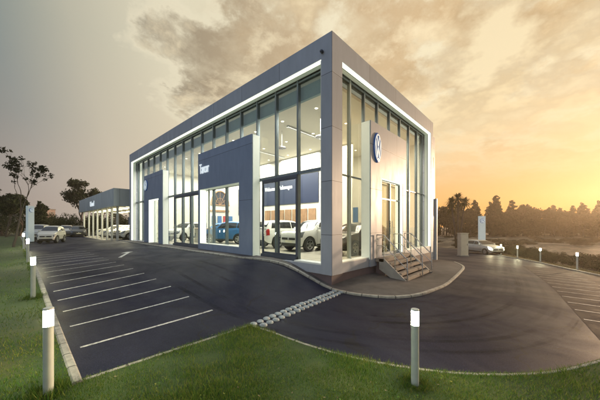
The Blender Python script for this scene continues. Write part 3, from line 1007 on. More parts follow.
def bollards():
    spots = [
        (-3.45, -3.77, 'white bollard light standing alone in the front lawn before the curved kerb', None),
        (-6.60, -0.92, 'white bollard light beside the kerb at the corner of lawn and first parking bay', 'a'),
        (-6.56, 3.97, 'white bollard light beside the parking kerb, second from the lawn corner', 'a'),
        (-6.50, 10.6, 'glowing bollard light beside the parking kerb, third from the lawn corner', 'a'),
        (-6.50, 18.6, 'glowing bollard light beside the parking kerb, just before the tall pylon sign', 'a'),
        (15.5, -6.35, 'bollard light at the edge of the hedge, nearest one to the striped bays', 'b'),
        (19.74, -4.72, 'bollard light at the edge of the hedge, second one along from the striped bays', 'b'),
        (22.3, -3.25, 'bollard light at the edge of the hedge, third one along from the striped bays', 'b'),
        (25.2, -1.85, 'bollard light at the edge of the hedge, fourth one along from the striped bays', 'b'),
        (27.7, -0.7, 'bollard light at the road edge, closest one to the car with headlamps on', 'b')]
    proto = bollard_proto()
    for i, (x, y, lab, gr_) in enumerate(spots):
        o = proto if i == 0 else copy_tree(proto)
        o.location = (x, y, g(x, y) + (.0 if i < 2 else .04))
        o.rotation_euler.z = R(8)
        tag(o, lab, 'bollard light', {'a': 'bollard lights along the parking kerb', 'b': 'bollard lights along the hedge', None: None}[gr_])


bollards()


# ------------------------------------------------------------------ white half domes across the ramp
def domes():
    proto = MB()
    r_ = .080
    prof = [(r_ * 1.0, -.02), (r_ * 1.0, .015)] + [(r_ * math.cos(a), .015 + r_ * .50 * math.sin(a)) for a in np.linspace(0.1, PI / 2, 7)]
    proto.lathe(prof, 16)
    po = proto.build('road_dome', 'dome_white', smooth=True)
    a, b_ = np.array((-3.60, -.78)), np.array((-.14, -.34))
    d = (b_ - a) / np.linalg.norm(b_ - a); nrm = np.array((-d[1], d[0]))
    k = 0
    n = 19
    for row in (0, 1):
        for i in range(n):
            t = (i + (.5 if row else 0)) / (n - .5)
            p = a + (b_ - a) * t + nrm * (-.09 if row else .09)
            o = po if k == 0 else po.copy()
            if k: COL.objects.link(o)
            o.location = (p[0], p[1], g(*p))
            q = random.uniform(.86, 1.06); o.scale = (q, q, q * random.uniform(.85, 1.1))
            o.rotation_euler = (random.uniform(-.06, .06), random.uniform(-.06, .06), random.random() * 6)
            tag(o, 'white half dome bolted to the tarmac in the double row across the ramp', 'road dome', 'white domes across the ramp')
            k += 1


domes()


# ------------------------------------------------------------------ cars
def pw(pts):
    xs, ys = [p[0] for p in pts], [p[1] for p in pts]

    def f(s):
        s = min(max(s, xs[0]), xs[-1])
        for i in range(len(xs) - 1):
            if s <= xs[i + 1]:
                t = (s - xs[i]) / (xs[i + 1] - xs[i])
                m0 = (ys[i + 1] - ys[max(i - 1, 0)]) / (xs[i + 1] - xs[max(i - 1, 0)])
                m1 = (ys[min(i + 2, len(ys) - 1)] - ys[i]) / (xs[min(i + 2, len(ys) - 1)] - xs[i])
                h = xs[i + 1] - xs[i]
                t2, t3 = t * t, t * t * t
                return (2 * t3 - 3 * t2 + 1) * ys[i] + (t3 - 2 * t2 + t) * h * m0 + (-2 * t3 + 3 * t2) * ys[i + 1] + (t3 - t2) * h * m1
    return f


STYLES = {
    'hatch': dict(top=[(0, .40), (.012, .50), (.05, .575), (.14, .62), (.27, .665), (.5, .67), (.75, .685), (.93, .69), (.98, .66), (1, .55)],
                  roof=[(.26, .66), (.34, .80), (.43, .935), (.51, .985), (.60, 1.0), (.74, .985), (.87, .935), (.94, .83), (.985, .68)]),
    'suv': dict(top=[(0, .42), (.010, .54), (.04, .61), (.14, .645), (.26, .675), (.5, .68), (.75, .69), (.94, .69), (.985, .66), (1, .55)],
                roof=[(.25, .67), (.32, .80), (.40, .93), (.48, .985), (.58, 1.0), (.76, .995), (.90, .955), (.955, .84), (.988, .69)]),
    'sedan': dict(top=[(0, .40), (.012, .50), (.05, .57), (.14, .61), (.27, .655), (.5, .665), (.75, .68), (.93, .67), (.985, .64), (1, .52)],
                  roof=[(.26, .655), (.34, .79), (.42, .92), (.50, .98), (.58, 1.0), (.68, .985), (.78, .89), (.86, .76), (.90, .68)]),
}


def make_car(name, label, x, y, rotz, paint, L=3.9, W=1.70, H=1.52, style='hatch', group=None, z=None, lit=False, rails=False, detail=True):
    st = STYLES[style]
    top, roof = pw(st['top']), pw(st['roof'])
    s0, s1 = st['roof'][0][0], st['roof'][-1][0]
    zg = (g(x, y) + 0.002) if z is None else z
    root = empty(name, (x, y, zg), rotz, label, 'car', group)
    hw = pw([(0, .70 * W / 2), (.015, .82 * W / 2), (.06, .93 * W / 2), (.16, .985 * W / 2), (.35, W / 2), (.75, W / 2), (.92, .965 * W / 2), (.98, .90 * W / 2), (1, .80 * W / 2)])
    bot = pw([(0, .20), (.03, .155), (.1, .14), (.9, .15), (.97, .18), (1, .24)])
    rw = .215 * H if style != 'suv' else .225 * H
    ws = (.185, .80)
    ra = rw * 1.17

    def X(s): return L / 2 - s * L

    def arch(s):
        z_ = 0
        for w_ in ws:
            dx = (s - w_) * L
            if abs(dx) < ra:
                z_ = max(z_, rw * .96 + math.sqrt(ra * ra - dx * dx))
        return z_

    def low(s):
        h = hw(s); zt = top(s) * H; zb = bot(s) * H; za = arch(s)
        zmid = max(zb + (zt - zb) * .45, za + .015)
        zsh = max(zt - .07 * H, za + .03)
        return [(0, zb), (h * .80, zb), (h * .965, max(zb + .05, za)), (h * 1.0, zmid), (h * .985, zsh), (h * .93, zt - .012), (h * .62, zt + .012), (0, zt + .020)]

    def green(s):
        zt = top(s) * H - .012; zr = roof(s) * H
        hh = max(zr - zt, .001); h = hw(s)
        k = min(1, hh / (.31 * H))
        yb = h * .925; yr = h * (.925 - .215 * k)
        zs = zt + hh * .84
        return [(yb, zt), (yb + (yr - yb) * .33, zt + (zs - zt) * .34), (yb + (yr - yb) * .66, zt + (zs - zt) * .68), (yr, zs), (yr * .90, zt + hh * .945), (yr * .55, zt + hh * .99), (0, zr)]

    ss = sorted(set([0, .004, .012, .025] + list(np.linspace(.04, .97, 52)) + [.98, .988, .995, 1.0]))
    mb = MB()
    for sg in (1, -1):
        rows = []
        for s in ss:
            rows.append([(X(s), sg * p[0], p[1]) for p in low(s)])
        nc = 8
        for i in range(len(rows) - 1):
            for j in range(nc - 1):
                mb.cur = 0
                if j in (0, 1) : mb.cur = 1
                q = [rows[i][j], rows[i][j + 1], rows[i + 1][j + 1], rows[i + 1][j]]
                mb.add(q if sg < 0 else q[::-1], [(0, 1, 2, 3)])
        mb.cur = 0
        for e, i in ((0, 0), (1, -1)):
            r_ = rows[i]
            q = r_ if (sg > 0) == (e == 0) else r_[::-1]
            mb.add(q, [tuple(range(len(q)))])
        gs = np.linspace(s0 + .002, s1 - .002, 36)
        grow = [[(X(s), sg * p[0], p[1]) for p in green(s)] for s in gs]
        mb.grid(grow, sg > 0)
    bm = bmesh.new()
    me = bpy.data.meshes.new('tmp'); me.from_pydata(mb.v, [], mb.f)
    me.polygons.foreach_set('material_index', mb.mi)
    bm.from_mesh(me); bpy.data.meshes.remove(me)
    bmesh.ops.remove_doubles(bm, verts=bm.verts, dist=.0008)
    bmesh.ops.recalc_face_normals(bm, faces=bm.faces)
    me = bpy.data.meshes.new('body'); bm.to_mesh(me); bm.free()
    me.materials.append(M[paint]); me.materials.append(M['trim_black'])
    me.polygons.foreach_set('use_smooth', [True] * len(me.polygons))
    me.set_sharp_from_angle(angle=R(38))
    body = bpy.data.objects.new('body', me); COL.objects.link(body); body.parent = root

    def surf(fn, s, t):
        P = fn(s)
        k = min(int(t), len(P) - 2); f_ = t - k
        return Vector((X(s), P[k][0] + (P[k + 1][0] - P[k][0]) * f_, P[k][1] + (P[k + 1][1] - P[k][1]) * f_))

    def patch(mb, fn, sa, sb, ta, tb, off, ns=8, nt=5, sg=1, th=None):
        """a piece of the skin lifted off by `off`"""
        rows = []
        for i in range(ns + 1):
            row = []
            for j in range(nt + 1):
                u = i / ns; v = j / nt
                s_a = sa(v) if callable(sa) else sa
                s_b = sb(v) if callable(sb) else sb
                s = s_a + (s_b - s_a) * u; t = ta + (tb - ta) * v
                p = surf(fn, s, t)
                e = 1e-3
                du = surf(fn, min(s + e, 1), t) - surf(fn, max(s - e, 0), t)
                dv = surf(fn, s, t + 2e-2) - surf(fn, s, max(t - 2e-2, 0))
                nn = dv.cross(du)
                if nn.length < 1e-12: nn = Vector((0, 1, 0))
                nn.normalize()
                if nn.y < -1e-6 or (abs(nn.y) < .3 and nn.z < -.2): nn = -nn
                p = p + nn * off
                row.append((p.x, p.y * sg, p.z))
            rows.append(row)
        mb.grid(rows, sg > 0)

    # glass
    sA = .30 if style == 'suv' else .315
    sw0 = s0 + .095; sw1 = {'hatch': .895, 'suv': .915, 'sedan': .80}[style]
    mid = (.535, .76) if style != 'sedan' else (.53, .74)
    for sg in (1, -1):
        cuts = [sw0 - .005, mid[0], mid[1], sw1]
        for k in range(3):
            mb = MB()
            a, b_ = cuts[k] + .007, cuts[k + 1] - .007
            f0 = (lambda v, a=a: a + .075 * v) if k == 0 else a
            f1 = (lambda v, b_=b_: b_ - .03 * v) if k == 2 else b_
            patch(mb, green, f0, f1, .25, 2.72, .007, 10, 5, sg)
            mb.build('side_window', 'car_glass', body, smooth=True)
    mb = MB()
    wa, wb = s0 + .022, {'hatch': .435, 'suv': .405, 'sedan': .42}[style]
    for sg in (1, -1):
        patch(mb, green, wa, wb, 3.35, 6.0, .006, 10, 6, sg)
    mb.build('windscreen', 'car_glass', body, smooth=True)
    mb = MB()
    ra_, rb_ = {'hatch': (.885, .968), 'suv': (.915, .975), 'sedan': (.72, .885)}[style]
    for sg in (1, -1):
        patch(mb, green, ra_, rb_, 3.35, 6.0, .006, 8, 6, sg)
    mb.build('rear_window', 'car_glass', body, smooth=True)
    # lamps
    for sg in (1, -1):
        mb = MB(); patch(mb, low, .008, lambda v: .060 + .045 * v, 3.45, 4.75, .008, 8, 5, sg)
        mb.build('headlight', 'headlamp_lit' if lit else 'lamp_clear', body, smooth=True)
        mb = MB(); patch(mb, low, .945, .992, 3.3, 5.0, .008, 5, 5, sg)
        mb.build('tail_light', 'lamp_red', body, smooth=True)
    # grille, bumper opening, plates
    gw = W * .30
    MB().bbox(L / 2 - .06, L / 2 + .012, -gw, gw, .36 * H, .43 * H, .01).build('grille', 'trim_black', body)
    MB().bbox(L / 2 - .10, L / 2 + .006, -gw * 1.12, gw * 1.12, .19 * H, .27 * H, .01).build('air_intake', 'trim_black', body)
    MB().box(L / 2 + .0, L / 2 + .018, -.23, .23, .285 * H, .345 * H).build('number_plate', 'plate', body)
    MB().box(-L / 2 - .014, -L / 2 + .02, -.23, .23, .36 * H, .42 * H).build('number_plate', 'plate', body)
    MB().bbox(-L / 2 - .010, -L / 2 + .10, -W * .36, W * .36, .24 * H, .30 * H, .01).build('bumper', 'trim_black', body)
    MB().lathe([(0, 0), (.055, 0), (.05, .012), (0, .014)], 18, Matrix(((0, 0, 1, L / 2 + .012), (1, 0, 0, 0), (0, 1, 0, .397 * H), (0, 0, 0, 1)))).build('badge', 'alloy', body)
    # seams, handles, mirrors
    for sg in (1, -1):
        mb = MB()
        for s in (.315, .54, .765):
            patch(mb, low, s - .0013, s + .0013, 2.25, 5.0, .003, 1, 8, sg)
        mb.build('door_gap', 'trim_black', body)
        for s in (.50, .725):
            p = surf(low, s, 4.0)
            MB().bbox(p.x - .085, p.x + .085, sg * p.y - .022, sg * p.y + .022, p.z - .015, p.z + .017, .008).build('door_handle', paint, body)
        p = surf(green, s0 + .085, 0.4)
        mb = MB().bbox(p.x - .05, p.x + .055, sg * p.y + (.03 if sg > 0 else -.20), sg * p.y + (.20 if sg > 0 else -.03), p.z - .02, p.z + .105, .025)
        mb.build('mirror', paint, body, smooth=40)
        mb = MB()
        patch(mb, low, ws[0] + ra / L + .015, ws[1] - ra / L - .015, 2.02, 2.28, .010, 6, 2, sg)
        mb.build('sill_trim', 'trim_black', body)
        if rails:
            pts = []
            for s in np.linspace(.48, .86, 8):
                q = surf(green, s, 3.6); pts.append((q.x, sg * q.y, q.z + (.035 if .49 < s < .85 else .0)))
            MB().tube(pts, .016, 8).build('roof_rail', 'steel', body, smooth=40)
    # wheels
    for w_ in ws:
        for sg in (1, -1):
            yw = sg * (hw(w_) - .105)
            F = Matrix(((1, 0, 0, X(w_)), (0, 0, sg, yw), (0, 1, 0, rw), (0, 0, 0, 1)))
            tw = .10
            tyre = MB().lathe([(rw * .64, -tw), (rw * .92, -tw), (rw * .99, -tw * .7), (rw, -tw * .3), (rw, tw * .3), (rw * .99, tw * .7), (rw * .92, tw), (rw * .66, tw), (rw * .63, tw * .7)], 28, F).build('wheel', 'rubber', root, smooth=50)
            mb = MB().lathe([(rw * .66, tw * .98), (rw * .60, tw * 1.02), (rw * .57, tw * .70)], 28, F)
            for k in range(5):
                a = 2 * PI * k / 5 + .3
                d = Vector((math.cos(a), math.sin(a), 0)); e = Vector((-d.y, d.x, 0))
                q = [d * rw * .08 - e * .05, d * rw * .60 - e * .030, d * rw * .60 + e * .030, d * rw * .08 + e * .05]
                v = [F @ (c + Vector((0, 0, tw * .55))) for c in q] + [F @ (c + Vector((0, 0, tw * .92))) for c in q]
                mb.add(v, [(4, 5, 6, 7), (0, 1, 5, 4), (1, 2, 6, 5), (2, 3, 7, 6), (3, 0, 4, 7)])
            mb.lathe([(0, tw * .98), (rw * .13, tw * .96), (rw * .15, tw * .5)], 16, F)
            mb.build('rim', 'alloy', tyre)
            MB().lathe([(0, tw * .3), (rw * .62, tw * .3), (rw * .62, tw * .05)], 20, F).build('brake_disc', 'trim_black', tyre)
    return root


def cars():
    # inside the showroom
    n = 'showroom_car'
    gs = 'cars on show behind the glass'
    make_car(n, 'white crossover behind the doors by the corner, nose to the glass', 4.15, 4.15, R(176), 'paint_white', 3.75, 1.66, 1.60, 'suv', gs, 0.0, rails=True)
    make_car(n, 'cream white small car behind the sliding doors, showing its tail to the glass', 4.3, 6.55, R(-8), 'paint_white', 3.7, 1.66, 1.60, 'suv', gs, 0.0)
    make_car(n, 'cream hatchback parked beside the big portal edge in the middle of the showroom row', 4.5, 8.15, R(178), 'paint_cream', 3.6, 1.64, 1.55, 'hatch', gs, 0.0)
    make_car(n, 'black hatchback behind the narrow glass beside the entrance stair', 4.35, 1.72, R(176), 'paint_black', 3.8, 1.62, 1.45, 'hatch', gs, 0.0)
    make_car(n, 'blue hatchback in the large portal window, nearest to the pane', 3.55, 11.55, R(118), 'paint_blue', 3.7, 1.64, 1.58, 'hatch', gs, 0.0)
    make_car(n, 'blue hatchback half hidden behind the other blue one in the portal window', 4.35, 14.55, R(150), 'paint_blue', 3.4, 1.62, 1.5, 'hatch', gs, 0.0)
    make_car(n, 'white hatchback behind the glass doors between the two portals', 3.2, 17.6, R(200), 'paint_white', 3.5, 1.64, 1.55, 'hatch', gs, 0.0)
    # on the parking lot
    make_car('parked_car', 'white hatchback parked at the lawn kerb near the pylon sign', -4.62, 27.2, R(-112), 'paint_white', 2.6, 1.30, 1.52, 'hatch')
    make_car('parked_car', 'pale silver estate half hidden behind the hatchback at the lawn kerb', -5.3, 31.9, R(-110), 'paint_silver', 2.9, 1.4, 1.66, 'suv')
    make_car('parked_car', 'white car at the far end of the lot beside the dark one', -2.0, 44.0, R(-100), 'paint_white', 3.7, 1.65, 1.5, 'hatch')
    make_car('parked_car', 'dark graphite car at the far end of the lot by the pavilion columns', -1.1, 40.8, R(-96), 'paint_graphite', 3.8, 1.65, 1.45, 'sedan')
    # under the pavilion roof
    for i, (y, pt, lab) in enumerate(((25.4, 'paint_white', 'white car under the pavilion roof nearest its lit corner'),
                                     (28.0, 'paint_cream', 'cream car under the pavilion roof, second from its lit corner'),
                                     (30.7, 'paint_white', 'white car under the pavilion roof, third from its lit corner'),
                                     (33.4, 'paint_silver', 'silver car under the pavilion roof, fourth from its lit corner'),
                                     (36.4, 'paint_white', 'white car under the pavilion roof, farthest from its lit corner'))):
        make_car('pavilion_car', lab, 2.0 + .1 * (i % 2), y, R(180 + 4 * (i % 3 - 1)), pt, 3.8, 1.66, 1.55, ('hatch', 'suv', 'hatch')[i % 3], 'cars under the pavilion roof', g(1, y) + .03)
    # arriving on the far side
    make_car('arriving_car', 'silver car with headlamps on, coming along the road by the pylon', 26.0, -.15, R(-128), 'paint_silver', 3.9, 1.7, 1.42, 'hatch', lit=True)


cars()


# ------------------------------------------------------------------ pavilion
def pavilion():
    x0, y0, x1, y1 = -.88, 23.23, 8.0, 41.93
    zf = g(1, 30) + .02
    root = empty('display_pavilion', (0, 0, 0), 0, 'low open car pavilion with deep grey fascia, white columns and lit ceiling', 'building')
    MB().box(x0, x0 + .3, y0, y1, 3.02, 4.62).build('fascia', 'pavilion_cladding', root)
    MB().box(x0 + .3, x1, y0, y0 + .3, 3.02, 4.62).build('fascia', 'pavilion_cladding', root)
    MB().box(x0 + .3, x1, y0 + .3, y1, 3.9, 4.1).build('roof', 'roofing', root)
    MB().box(x0 + .3, x1, y0 + .3, y1, 3.10, 3.2).build('ceiling', 'interior_ceiling', root)
    MB().box(x0 + .1, x1, y0 + .2, y1, zf - .5, zf).build('floor_slab', 'concrete', root)
    for y in (23.55, 25.6, 27.5, 29.8, 32.2, 34.6, 37.2, 40.6):
        MB().bbox(x0 + .28, x0 + .44, y - .08, y + .08, zf, 3.095, .01).build('column', 'white_metal', root)
    for x in (1.4, 3.4):
        MB().bbox(x - .08, x + .08, y0 + .32, y0 + .48, zf, 3.095, .01).build('column', 'white_metal', root)
    bw = MB().box(5.0, 5.2, y0 + .3, y1, zf, 3.09).build('back_wall', 'interior_wall', root)
    for y in np.arange(24.5, 41, 2.6):
        MB().box(4.96, 5.0, y, y + 1.9, 1.0, 2.5).build('window', 'navy', bw)
    for y in np.arange(24.3, 41.5, 2.4):
        for x in (.4, 2.8):
            MB().box(x, x + 1.3, y, y + .35, 3.075, 3.097).build('ceiling_light', 'pavilion_light', root)
    text_mesh('lettering', 'Used', 0.6, 'sign_white', face_left(x0 - .02, 32.9, 3.72), root, 0.02, 0.02, 2.3, .58)


pavilion()


# ------------------------------------------------------------------ pylons, box, distant building, lamp
def pylon(x, y, rotz, h, w, label):
    z = g(x, y)
    root = empty('pylon_sign', (x, y, z), rotz, label, 'sign')
    MB().bbox(-w / 2, w / 2, -.12, .12, .12, h, .015).build('panel', 'sign_panel', root)
    MB().box(-w / 2 + .05, w / 2 - .05, -.1, .1, -.2, .119).build('base', 'frame_dark', root)
    F = Matrix(((1, 0, 0, 0), (0, 0, -1, -.121), (0, 1, 0, h - w * .75), (0, 0, 0, 1)))
    roundel(F, w * .38, root)
    return root


pylon(-5.95, 28.6, R(38), 3.3, .50, 'tall pale pylon sign with round blue emblem by the lawn and parked cars')
pylon(32.4, .75, R(-47), 4.2, .78, 'slim pale pylon sign with emblem beside the far road and headlamps')


def misc():
    z = g(20.3, .4)
    root = empty('utility_cabinet', (20.3, .4, z), R(-42), 'plain cream utility cabinet standing beyond the end of the showroom', 'cabinet')
    MB().bbox(-.36, .36, -.22, .22, .08, 1.98, .012).build('housing', 'box_cream', root)
    MB().box(-.40, .40, -.26, .26, -.2, .079).build('base', 'concrete', root)
    MB().bbox(-.39, .39, -.25, .25, 1.982, 2.05, .012).build('lid', 'box_cream', root)
    d = MB().box(-.31, .31, -.235, -.222, .2, 1.88).build('door', 'box_cream', root)
    MB().box(.22, .25, -.255, -.236, .95, 1.1).build('handle', 'frame_dark', d)
    # distant pink building
    root = empty('distant_building', (3.0, 204, -2.4), R(43), 'distant pink flat roofed building above the trees', 'building')
    MB().box(-4.5, 4.5, -4, 4, 0, 12.4).build('wall', 'far_wall', root)
    MB().box(-4.7, 4.7, -4.2, 4.2, 12.4, 12.9).build('roof', 'roofing', root)
    for r_ in range(3):
        for k in range(4):
            MB().box(-3.7 + k * 2.1, -2.4 + k * 2.1, -4.06, -3.99, 4.0 + r_ * 2.9, 5.4 + r_ * 2.9).build('window', 'far_window', root)
    z = g(-10.6, 32)
    root = empty('street_lamp', (-10.9, 31.0, z), 0, 'small lit lamp on a thin post among the dark trees beyond the lawn', 'street lamp')
    MB().tube([(0, 0, 0), (0, 0, 1.55)], .03, 8).build('post', 'frame_dark', root)
    MB().lathe([(0, 1.55), (.09, 1.57), (.11, 1.66), (.07, 1.75), (0, 1.77)], 12).build('lamp', 'distant_lamp', root, smooth=True)


misc()


# ------------------------------------------------------------------ vegetation
def leaf_quads(centers, radii, n_per, size, flat=1.0, seed=0):
    """many small leaf faces scattered through ellipsoidal clumps"""
    r_ = np.random.default_rng(seed)
    V, F = [], []
    base = 0
    for c, rad in zip(centers, radii):
        n = max(3, int(n_per * (rad / np.mean(radii)) ** 2))
        d = r_.normal(size=(n, 3)); d /= np.linalg.norm(d, axis=1)[:, None]
        p = np.array(c) + d * (rad * r_.uniform(.25, 1.0, (n, 1)) ** .6) * np.array((1, 1, flat))
        a = r_.normal(size=(n, 3)); a /= np.linalg.norm(a, axis=1)[:, None]
        b = np.cross(a, r_.normal(size=(n, 3))); b /= np.linalg.norm(b, axis=1)[:, None] + 1e-9
        s = size * r_.uniform(.6, 1.4, (n, 1))
        q = np.stack([p - a * s, p + b * s * .45, p + a * s, p - b * s * .45], 1).reshape(-1, 3)
        V.append(q)
        F.append(base + np.arange(n * 4).reshape(n, 4))
        base += n * 4
    return np.concatenate(V), np.concatenate(F)


def np_mesh(name, V, F, mat, parent=None):
    me = bpy.data.meshes.new(name)
    k = F.shape[1]
    me.vertices.add(len(V)); me.vertices.foreach_set('co', np.asarray(V, np.float32).ravel())
    me.loops.add(F.size); me.loops.foreach_set('vertex_index', F.astype(np.int32).ravel())
    me.polygons.add(len(F)); me.polygons.foreach_set('loop_start', np.arange(0, F.size, k, dtype=np.int32))
    me.materials.append(M[mat])
    me.update(calc_edges=True)
    o = bpy.data.objects.new(name, me); COL.objects.link(o)
    if parent: o.parent = parent
    return o


def branch_tree(seed, h, spread, levels=4, first=.35, lean=(0, 0), r0=.14, fork=(2, 3)):
    """recursive limbs; returns tube builder and list of twig ends"""
    r_ = random.Random(seed)
    mb = MB(); tips = []

    def grow(p, d, ln, rad, lv):
        n = 5
        pts, rads = [p], [rad]
        q, dd = Vector(p), Vector(d)
        for i in range(n):
            dd = (dd + Vector((r_.uniform(-1, 1), r_.uniform(-1, 1), r_.uniform(-.4, .6))) * .16).normalized()
            q = q + dd * ln / n
            pts.append(q.copy()); rads.append(rad * (1 - .45 * (i + 1) / n))
        mb.tube(pts, rads, 7 if lv > 1 else 5, cap=False)
        if lv == 0:
            tips.append((q.copy(), ln)); return
        if lv <= 2: tips.append((pts[3], ln * .7)) if r_.random() < .4 else None
        for k in range(r_.choice(fork)):
            a = r_.uniform(0, 2 * PI); t = r_.uniform(.35, .85) * spread
            o = dd.orthogonal().normalized(); o2 = dd.cross(o)
            nd = (dd * math.cos(t) + (o * math.cos(a) + o2 * math.sin(a)) * math.sin(t) + Vector((0, 0, .12))).normalized()
            st = pts[r_.choice((4, 5, 5))]
            grow(st, nd, ln * r_.uniform(.62, .82), rad * .55, lv - 1)
    grow(Vector((0, 0, -.15)), Vector((lean[0], lean[1], 1)).normalized(), h * first, r0, levels)
    return mb, tips


def make_tree(name, seed, h, mat, label=None, cat='tree', group=None, kind='broad', loc=None, dens=1.0, leaf=.12):
    root = empty(name, loc or (0, 0, 0), 0, label, cat, group)
    r_ = random.Random(seed)
    if kind == 'gum':          # open crown on slender limbs
        mb, tips = branch_tree(seed, h, .46, 5, .31, (.02, -.03), .085, (2, 3, 3))
        cs = [t[0] for t in tips]; rs = [.05 + .13 * r_.random() for t in tips]
        V, F = leaf_quads(cs, rs, 8 * dens, leaf, .8, seed)
    elif kind == 'broad':
        mb, tips = branch_tree(seed, h, .8, 4, .30, (r_.uniform(-.1, .1), r_.uniform(-.1, .1)), .022 * h, (2, 3, 3))
        cs = [t[0] for t in tips]; rs = [h * (.045 + .05 * r_.random()) for t in tips]
        V, F = leaf_quads(cs, rs, 36 * dens, leaf, .8, seed)
    elif kind == 'conifer':    # tall narrow crown, ragged edge
        mb = MB(); mb.tube([(0, 0, -.2), (0, 0, h * .5), (0, 0, h * .97)], [.014 * h, .009 * h, .003 * h], 7)
        cs, rs = [], []
        for k in range(70):
            z = h * (.10 + .88 * (k / 70) ** .9)
            w = h * .17 * (1 - (z / h)) ** .75 + .012 * h
            a = r_.uniform(0, 2 * PI); q = w * r_.uniform(.25, 1.15)
            cs.append((q * math.cos(a), q * math.sin(a), z)); rs.append(w * r_.uniform(.35, .65) + .01 * h)
            if k % 2 == 0:
                mb.tube([(0, 0, z - .02 * h), (q * math.cos(a), q * math.sin(a), z)], [.004 * h, .0015 * h], 5, False)
        V, F = leaf_quads(cs, rs, 42 * dens, leaf, .7, seed)
    elif kind == 'bush':
        mb = MB(); cs, rs = [], []
        for k in range(26):
            a = r_.uniform(0, 2 * PI); q = h * .75 * math.sqrt(r_.random()); z = h * (.18 + .72 * r_.random() * (1 - .5 * (q / (h * .75)) ** 2))
            cs.append((q * math.cos(a), q * math.sin(a), z)); rs.append(h * r_.uniform(.16, .30))
            mb.tube([(0, 0, -.1), (q * .5 * math.cos(a), q * .5 * math.sin(a), z * .6), cs[-1]], [.02, .014, .005], 5, False)
        V, F = leaf_quads(cs, rs, 46 * dens, leaf, .85, seed)
    mb.build('trunk' if kind != 'bush' else 'stems', 'bark', root, smooth=True)
    np_mesh('crown' if kind != 'bush' else 'foliage', V, F, mat, root)
    return root


def palm(x, y):
    z = g(x, y)
    root = empty('palm_tree', (x, y, z), 0, 'slim palm with several trunks and spiky drooping crowns beyond the showroom', 'palm tree')
    r_ = random.Random(3)
    for k, (dx, dy, h) in enumerate(((0, 0, 7.1), (.75, -.5, 6.5), (-.7, .5, 6.4), (.2, .7, 5.7))):
        tx, ty = dx * 1.3, dy * 1.3
        MB().tube([(dx * .35, dy * .35, -.2), (dx * .7, dy * .7, h * .5), (tx, ty, h)], [.15, .11, .09], 8).build('trunk', 'bark', root, smooth=True)
        mb = MB()
        for i in range(120):
            a = r_.uniform(0, 2 * PI); el = r_.uniform(-.9, 1.35); L = r_.uniform(.8, 1.5)
            d = Vector((math.cos(a) * math.cos(el), math.sin(a) * math.cos(el), math.sin(el)))
            s = Vector((-math.sin(a), math.cos(a), 0)) * .075
            p0 = Vector((tx, ty, h)); p1 = p0 + d * L * .55; p2 = p0 + d * L + Vector((0, 0, -.30 * L))
            mb.add([p0 - s * .5, p0 + s * .5, p1 + s, p1 - s, p2], [(0, 1, 2, 3), (3, 2, 4)])
        mb.build('frond_crown', 'leaf_palm', root)


